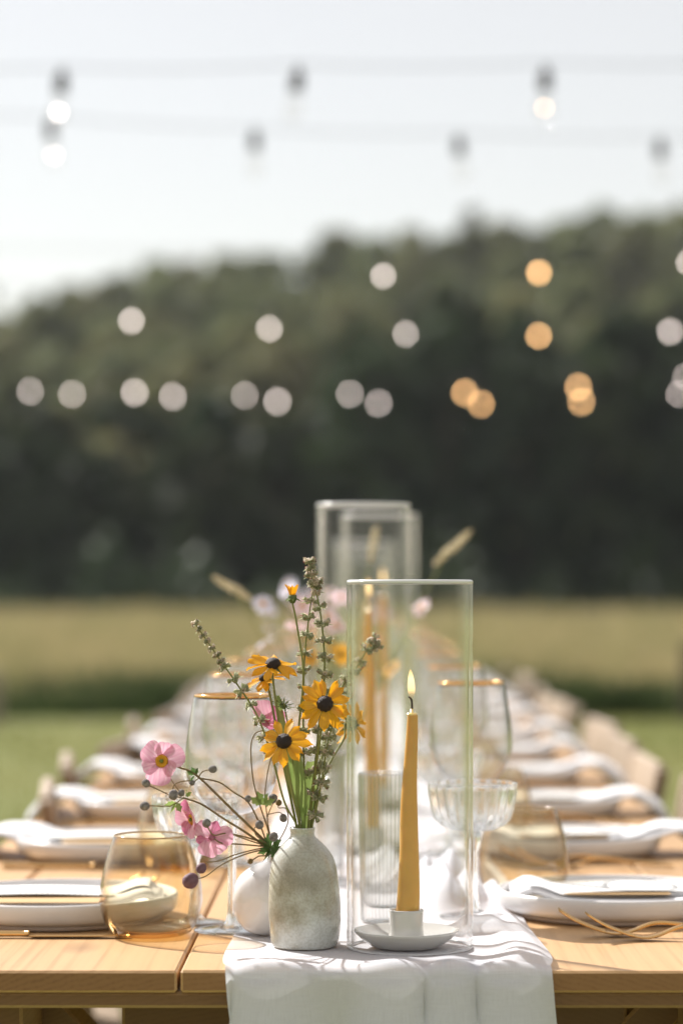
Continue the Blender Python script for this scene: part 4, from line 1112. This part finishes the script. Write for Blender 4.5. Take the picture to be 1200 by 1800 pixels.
def bud_flower():
    b = P(530, 1500, 2.478); c = P(514, 1050, 2.46)
    t = thing('flower_bud', 'closed yellow flower bud on a tall bare stem', 'flower bud', b)
    for i in range(8):
        a = 2 * math.pi * i / 8
        link('petal', PY[i % 3], t, mat4=Matrix.Translation(c - b) @ Matrix.Rotation(a, 4, 'Z') @ Matrix.Translation((.0028, 0, 0)) @ Matrix.Rotation(R(-82), 4, 'Y') @ Matrix.Diagonal((.62, .55, .6, 1)))
    link('sepals', SEP, t, mat4=Matrix.Translation(c - b + Vector((0, 0, .002))) @ Matrix.Scale(.85, 4))
    link('calyx', mk('calyx', *lathe([(.0003, -.006), (.0022, -.0055), (.0042, -.002), (.0040, .002), (.0003, .003)], 14), M_sepal), t, loc=c - b)
    link('stem', mk('stem', *tube([q - b for q in cr([c - Vector((0, 0, .005))] + pth([(522, 1100, 2.462), (533, 1180, 2.465), (527, 1260, 2.468), (522, 1310, 2.47), (524, 1400, 2.476), (530, 1500, 2.478)]), 7)], [.0009, .0011, .0012], 7), M_stem), t)
bud_flower()

# whorls of small fuzzy calyces
def whorl(name, seed, n=9, r=.0055, dry=.4):
    rs = random.Random(seed); V, Fc, mi = [], [], []
    def add(g, m):
        o = len(V); V.extend(g[0]); Fc.extend([tuple(i + o for i in q) for q in g[1]]); mi.extend([m] * len(g[1]))
    for i in range(n):
        a = 2 * math.pi * i / n + rs.uniform(-.3, .3); el = rs.uniform(-.45, .55); l = r * rs.uniform(.75, 1.25)
        d = Vector((math.cos(a) * math.cos(el), math.sin(a) * math.cos(el), math.sin(el)))
        m = d.to_track_quat('Z', 'Y').to_matrix().to_4x4()
        cup = lathe([(.0004, 0), (.0011, l * .35), (.0016, l * .75), (.0019, l), (.0009, l * .8)], 6)
        add(xf(cup, m), 2 if rs.random() < dry else 0)
        for q in range(3):
            aa = rs.uniform(0, 6.28); tip = Vector((math.cos(aa) * .0022, math.sin(aa) * .0022, l * 1.28)); s = Vector((math.cos(aa + .5) * .0017, math.sin(aa + .5) * .0017, l * .85)); s2 = Vector((math.cos(aa - .5) * .0017, math.sin(aa - .5) * .0017, l * .85))
            add(([m @ s, m @ tip, m @ s2], [(0, 1, 2)]), 1 if rs.random() < dry else 2 if rs.random() < .4 else 0)
    for i in range(3):
        a = rs.uniform(0, 6.28); m = Matrix.Rotation(a, 4, 'Z')
        add(xf(([(0, 0, 0), (r * .8, .002, -.0005), (r * 1.7, 0, -.003), (r * .8, -.002, -.0005)], [(0, 1, 2, 3)]), m), 0)
    return mk(name, V, Fc, mats=[M_fuzz, M_fuzz_r, M_fuzz_w], mi=mi)
WH = [whorl('whorl', s, dry=.12 + .1 * (s % 4)) for s in range(6)]
WT = [whorl('whorl', 20 + s, 12, .0048, .55) for s in range(3)]
def spike(label, pts, ws, tips=(), sm=M_stem, group='dried seed spikes in the grey vase'):
    b = P(*pts[-1])
    t = thing('seed_spike', label, 'seed spike', b, 0, group)
    path = cr(pth(pts), 10)
    link('stem', mk('stem', *tube([q - b for q in path], [.0006, .0010, .0012], 6), sm), t)
    L_ = [0.0]
    for i in range(1, len(path)): L_.append(L_[-1] + (path[i] - path[i - 1]).length)
    rr = random.Random(int(pts[0][0]))
    def at(s):
        for i in range(1, len(path)):
            if L_[i] >= s:
                f = (s - L_[i - 1]) / max(1e-6, L_[i] - L_[i - 1]); return path[i - 1].lerp(path[i], f), (path[i - 1] - path[i]).normalized()
        return path[-1], Vector((0, 0, 1))
    for s, sc in tips:
        p, d = at(s); link('floret_cluster', WT[rr.randrange(3)], t, mat4=Matrix.Translation(p - b) @ d.to_track_quat('Z', 'Y').to_matrix().to_4x4() @ Matrix.Rotation(rr.uniform(0, 6), 4, 'Z') @ Matrix.Scale(sc * 1.28, 4))
    for s, sc in ws:
        p, d = at(s); link('whorl', WH[rr.randrange(6)], t, mat4=Matrix.Translation(p - b) @ d.to_track_quat('Z', 'Y').to_matrix().to_4x4() @ Matrix.Rotation(rr.uniform(0, 6), 4, 'Z') @ Matrix.Scale(sc * 1.28, 4))
mm = .001
spike('seed spike arching far out to the left over the balloon glass', [(342, 1094, 2.45), (380, 1150, 2.45), (415, 1200, 2.45), (452, 1258, 2.455), (478, 1330, 2.46), (500, 1410, 2.47), (524, 1456, 2.478), (530, 1500, 2.48)],
      [(s * mm, .8 + .1 * (i % 3)) for i, s in enumerate((52, 66, 80, 96, 113, 130, 146))], [(s * mm, .62) for s in (1, 8, 15, 22, 30, 38, 45)])
spike('tallest pale seed spike standing upright in the middle', [(543, 985, 2.475), (549, 1020, 2.475), (560, 1060, 2.475), (568, 1120, 2.475), (570, 1185, 2.475), (562, 1260, 2.475), (552, 1360, 2.477), (541, 1455, 2.48), (538, 1500, 2.48)],
      [(s * mm, 1.0) for s in (46, 62, 79, 96, 112, 128, 146, 165, 186, 206, 228)], [(s * mm, .85) for s in (1, 7, 14, 22, 32)])
spike('dark budded seed spike just left of the tallest one', [(556, 1018, 2.485), (548, 1050, 2.485), (541, 1100, 2.485), (535, 1160, 2.487), (533, 1240, 2.487), (534, 1340, 2.487), (538, 1452, 2.484), (538, 1500, 2.482)],
      [(s * mm, .9) for s in (22, 38, 55, 73, 90, 108, 127, 148, 170, 190)], [(s * mm, .9) for s in (1, 7)])
spike('drooping green seed spike bending right behind the hurricane', [(663, 1140, 2.575), (657, 1122, 2.575), (640, 1150, 2.57), (622, 1180, 2.565), (604, 1200, 2.55), (590, 1240, 2.53), (570, 1310, 2.51), (557, 1390, 2.49), (547, 1455, 2.482), (543, 1500, 2.48)],
      [(s * mm, .9) for s in (26, 40, 52, 70, 88, 110, 130, 150, 170)], [(s * mm, .8) for s in (1, 6, 11, 16)], M_stem)
spike('short seed spike low in the bunch above the vase neck', [(586, 1268, 2.46), (575, 1310, 2.462), (566, 1370, 2.468), (556, 1420, 2.474), (548, 1455, 2.48), (545, 1500, 2.48)],
      [(s * mm, 1.0) for s in (2, 16, 30, 46, 62, 78, 95)])
# broad leaves in the bunch
def blade_leaf(label, pts, wmax, mat):
    b = P(*pts[-1]); path = cr(pth(pts), 8); n = len(path); V = []
    for i, p in enumerate(path):
        s = i / (n - 1); wd = wmax * (math.sin(math.pi * min(1, .06 + .94 * s) ** .8) ** .8 * .5 + .05 * (1 - s))
        V += [p - b + Vector((-wd, .002, 0)), p - b + Vector((0, 0, -.0006)), p - b + Vector((wd, .002, 0))]
    Fc = [(i * 3 + k, i * 3 + k + 1, i * 3 + k + 4, i * 3 + k + 3) for i in range(n - 1) for k in (0, 1)]
    t = thing('leaf_stalk', label, 'leaf', b); link('leaf', mk('leaf', V, Fc, mat), t)
blade_leaf('long pale green leaf rising from the vase neck', [(521, 1318, 2.468), (527, 1370, 2.468), (533, 1420, 2.474), (536, 1490, 2.48)], .010, M_leaf)
blade_leaf('broad sage green leaf among the stems of the grey vase', [(546, 1338, 2.49), (543, 1385, 2.488), (541, 1440, 2.484), (538, 1495, 2.48)], .014, M_leaf)
blade_leaf('slim young leaf blade behind the two upper yellow flowers', [(488, 1222, 2.49), (500, 1290, 2.488), (515, 1370, 2.484), (533, 1490, 2.48)], .006, M_leaf)
def spiky():
    b = P(533, 1498, 2.48); c = P(499, 1236, 2.485)
    t = thing('green_calyx', 'spiky green calyx without petals behind the yellow flowers', 'flower bud', b)
    link('sepals', sepal_ring(11, .013, .0022, -.25), t, mat4=Matrix.Translation(c - b) @ frame((.2, -.5, .8)) @ Matrix.Scale(1.0, 4))
    link('stem', mk('stem', *tube([q - b for q in cr([c] + pth([(508, 1290, 2.485), (520, 1380, 2.483), (533, 1498, 2.48)]), 6)], .0008, 6), M_stem), t)
spiky()

# ------------------------------------------------------------------ anemones
def bud_mesh(name, mat):
    V, Fc = lathe([(.0002, -.0044), (.0018, -.0041), (.0036, -.0022), (.0041, .0002), (.0037, .0022), (.0022, .0039), (.0002, .0046)], 16, rfun=lambda a, j, z: 1 + .05 * math.cos(5 * a) + .02 * math.cos(9 * a))
    return mk(name, V, Fc, mat)
BUD, BUDP, BUDB = bud_mesh('bud', M_bud), bud_mesh('bud', M_budp), bud_mesh('bud', M_budb)
AP = [petal_mesh('petal', .0215, .0235, M_pink, .16, .05, 10, 9, ruf=.0010, tip=.62, base=.34), petal_mesh('petal', .0195, .0200, M_pink, .02, .10, 10, 9, ruf=-.0013, tip=.5, base=.36, twist=.15), petal_mesh('petal', .020, .0180, M_pinkd, .25, .02, 10, 9, ruf=.0009, tip=.45, base=.36)]
STA = mk('stamens', *lathe([(.0002, .0016), (.0022, .0019), (.0042, .0030), (.0058, .0027), (.0064, .0012), (.005, .0002), (.0003, 0)], 40, rfun=lambda a, j, z: 1 + .10 * math.sin(17 * a + j * 1.9)), M_stamen)
PIS = mk('pistil', *lathe([(.0002, .0044), (.0012, .0041), (.0019, .0030), (.0018, .0014), (.0003, .0008)], 14), M_pistil)
RCP = mk('receptacle', *lathe([(.0002, -.0022), (.0012, -.0020), (.0030, -.0008), (.0040, .0004), (.0003, .0006)], 14), M_pinkd)
def leaflet(mat):
    pts = [(0, 0), (.18, .10), (.30, .30), (.45, .20), (.60, .32), (.75, .14), (1, 0), (.75, -.14), (.60, -.32), (.45, -.20), (.30, -.30), (.18, -.10)]
    V = [(x * .016, y * .016, .0025 * x * x + .001 * abs(y)) for x, y in pts]; V.append((.007, 0, .0002))
    return mk('leaf', V, [(i, (i + 1) % 12, 12) for i in range(12)], mat)
LFD, LFL = leaflet(M_leaf_d), leaflet(M_leaf)
def anemone(label, base, stems, heads=(), buds=(), leaves=(), sm=M_stem_b, group=None, cat='flower'):
    b = P(*base)
    t = thing('anemone', label, cat, b, 0, 'anemone stems in the white vase')
    for pts, rad in stems:
        link('stem', mk('stem', *tube([q - b for q in cr(pth(pts), 8)], rad, 6), sm), t)
    for (c, nrm, sc, roll, pet) in heads:
        c = P(*c); fr = frame(nrm, roll); n = len(pet)
        for i, (kind, cup, s) in enumerate(pet):
            a = 2 * math.pi * i / n
            m = Matrix.Translation(c - b) @ fr @ Matrix.Rotation(a, 4, 'Z') @ Matrix.Translation((.0022, 0, .0004 * (i % 2))) @ Matrix.Rotation(-cup, 4, 'Y') @ Matrix.Rotation(.12 if i % 2 else -.1, 4, 'X') @ Matrix.Scale(sc * s, 4)
            link('petal', AP[kind], t, mat4=m)
        away = fr.col[2][1] > .2
        if away: link('receptacle', RCP, t, mat4=Matrix.Translation(c - b) @ fr @ Matrix.Scale(sc, 4))
        link('stamens', STA, t, mat4=Matrix.Translation(c - b) @ fr @ Matrix.Scale(sc * (.6 if away else 1), 4)); link('pistil', PIS, t, mat4=Matrix.Translation(c - b) @ fr @ Matrix.Scale(sc, 4))
    for (c, r, kind, dr) in buds:
        link('bud', kind, t, mat4=Matrix.Translation(P(*c) - b) @ frame(dr) @ Matrix.Scale(r / 7.4, 4))
    for (c, kind, sc, dirs) in leaves:
        for (az, el) in dirs:
            d = Vector((math.cos(R(az)) * math.cos(R(el)), -math.sin(R(az)) * 0 - .35, math.sin(R(az)) * math.cos(R(el)))).normalized()
            q = d.to_track_quat('X', 'Z').to_matrix().to_4x4()
            link('leaf', kind, t, mat4=Matrix.Translation(P(*c) - b) @ q @ Matrix.Rotation(R(el + 60), 4, 'X') @ Matrix.Scale(sc, 4))
D = 2.50
B0 = (480, 1512, 2.552)
J = (477, 1490, 2.535)
anemone('open pale pink anemone with orange centre, leftmost flower', B0,
        [([(290, 1341, 2.468), (318, 1350, 2.47), (347, 1364, 2.472), (410, 1425, 2.49), (462, 1475, 2.525), J, B0], [.0008, .0013, .0015]), ([(349, 1366, 2.472), (357, 1356, 2.47), (369, 1353, 2.468)], .0006), ([(349, 1368, 2.474), (340, 1376, 2.472)], .0006),
         ([(352, 1368, 2.474), (385, 1375, 2.48), (410, 1392, 2.485), (436, 1410, 2.49), (455, 1445, 2.51), (470, 1485, 2.53)], .0008)],
        [((285, 1338, 2.465), (-.14, -.97, .12), 1.0, .35, [(0, .12, 1.02), (1, .2, .92), (0, .05, 1.0), (1, .15, .98), (0, .1, 1.05), (1, .25, .85)])],
        [((374, 1352, 2.468), 7, BUD, (.9, -.2, .1)), ((338, 1376, 2.47), 5, BUD, (-.7, -.4, -.4)), ((436, 1404, 2.488), 6, BUD, (-.2, -.3, .9))],
        [((343, 1362, 2.471), LFD, .55, [(110, 10), (60, 20), (160, 0), (240, -10)])])
anemone('branching anemone stem of grey buds left of the crystal coupe', B0,
        [([(322, 1402, 2.462), (355, 1414, 2.466), (390, 1437, 2.48), (430, 1462, 2.50), (465, 1486, 2.53), J, B0], [.0009, .0012, .0014]), ([(258, 1379, 2.455), (278, 1388, 2.458), (300, 1398, 2.46), (322, 1403, 2.462)], .0006),
         ([(304, 1392, 2.46), (306, 1380, 2.46), (318, 1374, 2.46), (334, 1372, 2.466)], .0006), ([(260, 1416, 2.455), (280, 1417, 2.456), (300, 1417, 2.458)], .0006), ([(300, 1417, 2.458), (312, 1410, 2.46), (322, 1403, 2.462)], .0006), ([(298, 1365, 2.47), (306, 1378, 2.468), (316, 1392, 2.464)], .0005)],
        [], [((257, 1377, 2.455), 7, BUD, (-.5, -.3, .5)), ((305, 1397, 2.457), 8.5, BUD, (-.2, -.4, -.8)), ((319, 1394, 2.461), 6, BUD, (.2, -.3, .8)), ((255, 1417, 2.455), 8, BUD, (-.9, -.2, 0))],
        [((310, 1410, 2.46), LFL, .75, [(250, 0), (300, 10), (200, 0)]), ((326, 1400, 2.462), LFL, .55, [(70, 0), (30, 10)])])
anemone('mauve anemone seen from the side above the amber tumbler', B0,
        [([(352, 1452, 2.478), (390, 1462, 2.49), (440, 1474, 2.51), J, B0], [.0007, .0009])],
        [((339, 1440, 2.475), (-.70, -.45, -.15), .95, .3, [(0, .55, .9), (2, .4, 1.0), (0, .6, .95), (2, .5, .9), (0, .5, .9)])], [((363, 1447, 2.455), 7.5, BUD, (0, -.3, .9))], [])
anemone('pink anemone turned away, its back petals towards the camera', B0,
        [([(376, 1474, 2.458), (390, 1482, 2.462), (420, 1484, 2.49), (455, 1487, 2.52), J, B0], [.0007, .0009]), ([(364, 1452, 2.452), (376, 1468, 2.455), (400, 1465, 2.47), (440, 1478, 2.505), J], .0007)],
        [((373, 1472, 2.462), (-.25, .90, -.35), .86, .9, [(0, .1, 1.0), (2, .2, .9), (0, .05, 1.05), (1, .15, 1.0), (0, .1, 1.0), (2, .25, .8)])], [], [])
anemone('pink anemone behind the arching seed spike', B0,
        [([(462, 1284, 2.50), (448, 1290, 2.50), (441, 1315, 2.50), (445, 1370, 2.505), (455, 1410, 2.515), (470, 1455, 2.53), J, B0], [.0006, .0008])],
        [((466, 1272, 2.50), (.35, .55, .55), 1.1, .2, [(0, .75, 1.0), (0, .6, .95), (2, .65, 1.0), (0, .7, .9), (2, .7, .95)])], [], [((462, 1415, 2.515), LFL, .95, [(110, 0), (60, 10), (150, 0), (20, 0)])])
anemone('anemone stem with two purple buds hanging over the amber tumbler', B0,
        [([(364, 1516, 2.452), (385, 1513, 2.46), (415, 1502, 2.485), (450, 1493, 2.52), J, B0], [.0006, .0008]), ([(344, 1545, 2.445), (362, 1540, 2.45), (390, 1520, 2.465), (430, 1502, 2.50), J], [.0006, .0008])],
        [], [((354, 1526, 2.45), 9, BUDP, (-.5, -.4, -.6)), ((335, 1548, 2.44), 13.5, BUDP, (-.6, -.5, -.5))], [])
anemone('short anemone stem of grey buds close above the white vase', B0,
        [([(456, 1452, 2.50), (448, 1455, 2.50), (450, 1468, 2.505), (465, 1480, 2.52), J, B0], [.0005, .0007]), ([(490, 1413, 2.51), (490, 1420, 2.51), (503, 1422, 2.512), (506, 1445, 2.515), (492, 1475, 2.525), J], [.0005, .0007]),
         ([(482, 1408, 2.52), (474, 1425, 2.52), (470, 1440, 2.525), (476, 1475, 2.53), J], [.0005, .0008]), ([(498, 1432, 2.51), (490, 1428, 2.512), (478, 1430, 2.518), (468, 1432, 2.52)], .0005), ([(442, 1513, 2.50), (455, 1505, 2.51), (470, 1504, 2.52), (478, 1498, 2.53), J], .0007),
         ([(477, 1330, 2.53), (470, 1360, 2.53), (466, 1400, 2.53), (470, 1440, 2.53)], .0006)],
        [], [((456, 1450, 2.50), 7.5, BUD, (-.1, -.4, .9)), ((480, 1404, 2.52), 8, BUD, (.1, -.3, .9)), ((490, 1411, 2.51), 5.5, BUDB, (0, -.5, .9)), ((498, 1438, 2.51), 7, BUD, (.3, -.4, -.8)), ((440, 1514, 2.50), 5, BUDB, (-.6, -.5, -.2)), ((481, 1471, 2.518), 8, BUD, (.4, -.4, .8))],
        [((476, 1489, 2.525), LFD, .95, [(150, 0), (210, 10), (250, 0), (300, -10), (30, 0), (340, 10), (100, 0), (265, 20)])])

# ------------------------------------------------------------------ bouquets farther down the table
M_palepink = leafy('pale_pink_petal', (.74, .52, .60), (.84, .68, .72), .45, 60)
SIMPLE = [petal_mesh('petal', .018, .015, M_palepink, .12, .05, 5, 3), petal_mesh('petal', .018, .008, M_petal_y, .15, .05, 5, 3), petal_mesh('petal', .018, .011, M_lav, .1, .05, 5, 3)]
def plume_mesh(seed, L_=.075, r=.008):
    rs = np.random.default_rng(seed); n = 260
    t = rs.random(n); a = rs.random(n) * 6.28; rad = r * np.sin(np.pi * np.clip(t * .92 + .06, 0, 1)) ** .6 * (.4 + .6 * rs.random(n))
    pts = np.stack([np.cos(a) * rad, np.sin(a) * rad, t * L_], 1)
    return leaf_mesh('plume', pts, .0035, M_cream, rs)
PLUME = [plume_mesh(1), plume_mesh(2)]
NW_ = ['second', 'third', 'fourth', 'fifth']
def bouquet(i, x, d, rec):
    grey_vase(x, d, '%s ceramic bottle vase down the table, blurred behind glass' % NW_[i], M_whitecer if i % 2 == 0 else M_vase, .8)
    nb = P(0, 0, d); top = Vector((x, d, TZ + .0032 + .113 * .8))
    rr = random.Random(50 + i)
    for kind, hx, hy, dd in rec:
        c = P(hx, hy, dd) if i == 0 else Vector((x + (hx - 615) / 1268 * .9, d + (dd - 3.55) + rr.uniform(-.03, .03), TZ + .35 - (hy - VY) / 1268 * rr.uniform(.9, 1.1) + rr.uniform(-.02, .01)))
        base = top - Vector((0, 0, .03))
        nm, lb, ct = {'p': ('pink_flower', 'blurred pink blossom', 'flower'), 'y': ('yellow_flower', 'blurred yellow blossom', 'flower'), 'l': ('pale_flower', 'blurred pale lavender blossom', 'flower'), 'g': ('grass_plume', 'blurred cream grass plume', 'grass plume')}[kind]
        t = thing(nm, '%s in the %s bouquet down the table' % (lb, NW_[i]), ct, base, 0, '%s flowers of the %s bouquet' % (kind_name[kind], NW_[i]))
        mid = base.lerp(c, .5) + Vector((0, 0, .02))
        link('stem', mk('stem', *tube([q - base for q in cr([base, top + (c - top) * .08, mid, c], 5)], .0011, 5), M_stem), t)
        if kind == 'g':
            dr = (c - mid).normalized() + Vector({0: (-.9, 0, -.05), 1: (.55, 0, .1)}.get(rec.index((kind, hx, hy, dd)), (0, 0, 0))); dr.normalize()
            link('plume', PLUME[rr.randrange(2)], t, mat4=Matrix.Translation(c - base - dr * .025) @ dr.to_track_quat('Z', 'Y').to_matrix().to_4x4() @ Matrix.Diagonal((.75, .75, .8 if hx < 780 else 1.0, 1)))
        else:
            fr = frame((rr.uniform(-.6, .6), rr.uniform(-1, .3), rr.uniform(.2, .9))); k = 'pyl'.index(kind); n = (6, 12, 9)[k]
            for q in range(n):
                link('petal', SIMPLE[k], t, mat4=Matrix.Translation(c - base) @ fr @ Matrix.Rotation(2 * math.pi * q / n, 4, 'Z') @ Matrix.Translation((.004, 0, 0)) @ Matrix.Rotation(rr.uniform(-.2, .2), 4, 'Y') @ Matrix.Scale(.72, 4))
            link('centre', CONE if k == 1 else STA, t, mat4=Matrix.Translation(c - base) @ fr @ Matrix.Scale(.7, 4))
kind_name = {'p': 'pink', 'y': 'yellow', 'l': 'lavender', 'g': 'plume'}
REC = [('g', 412, 1036, 3.55), ('g', 785, 972, 3.70), ('g', 655, 962, 3.75), ('l', 462, 1062, 3.5), ('l', 505, 1035, 3.6), ('p', 532, 1064, 3.5), ('p', 575, 1085, 3.55), ('p', 520, 1100, 3.5), ('p', 740, 1068, 3.6), ('p', 722, 1115, 3.55), ('p', 600, 1050, 3.6), ('y', 545, 1155, 3.5), ('y', 600, 1150, 3.55), ('y', 688, 1175, 3.55), ('l', 465, 1130, 3.55), ('p', 590, 1100, 3.5)]
bouquet(0, -.045, 3.60, REC)
bouquet(1, -.055, 4.45, REC[3:])
bouquet(2, -.05, 5.65, REC[3:12])
bouquet(3, -.05, 6.85, REC[3:11])

# ------------------------------------------------------------------ haze
def haze():
    m, N, L, out = newmat('air'); v = N.new('ShaderNodeVolumePrincipled')
    v.inputs['Color'].default_value = (.90, .96, .98, 1); v.inputs['Density'].default_value = HAZE; v.inputs['Anisotropy'].default_value = .35
    L.new(v.outputs[0], out.inputs['Volume'])
    V = [(x, y, z) for z in (-2.0, 95.0) for (x, y) in ((-950, -250), (950, -250), (950, 1650), (-950, 1650))]
    me = mk('haze', V, [(3, 2, 1, 0), (4, 5, 6, 7), (0, 1, 5, 4), (1, 2, 6, 5), (2, 3, 7, 6), (3, 0, 4, 7)], m, False)
    setp(link('haze', me), 'thin pale afternoon haze over the whole place', 'haze', None, 'stuff')
HAZE = .00016
haze()
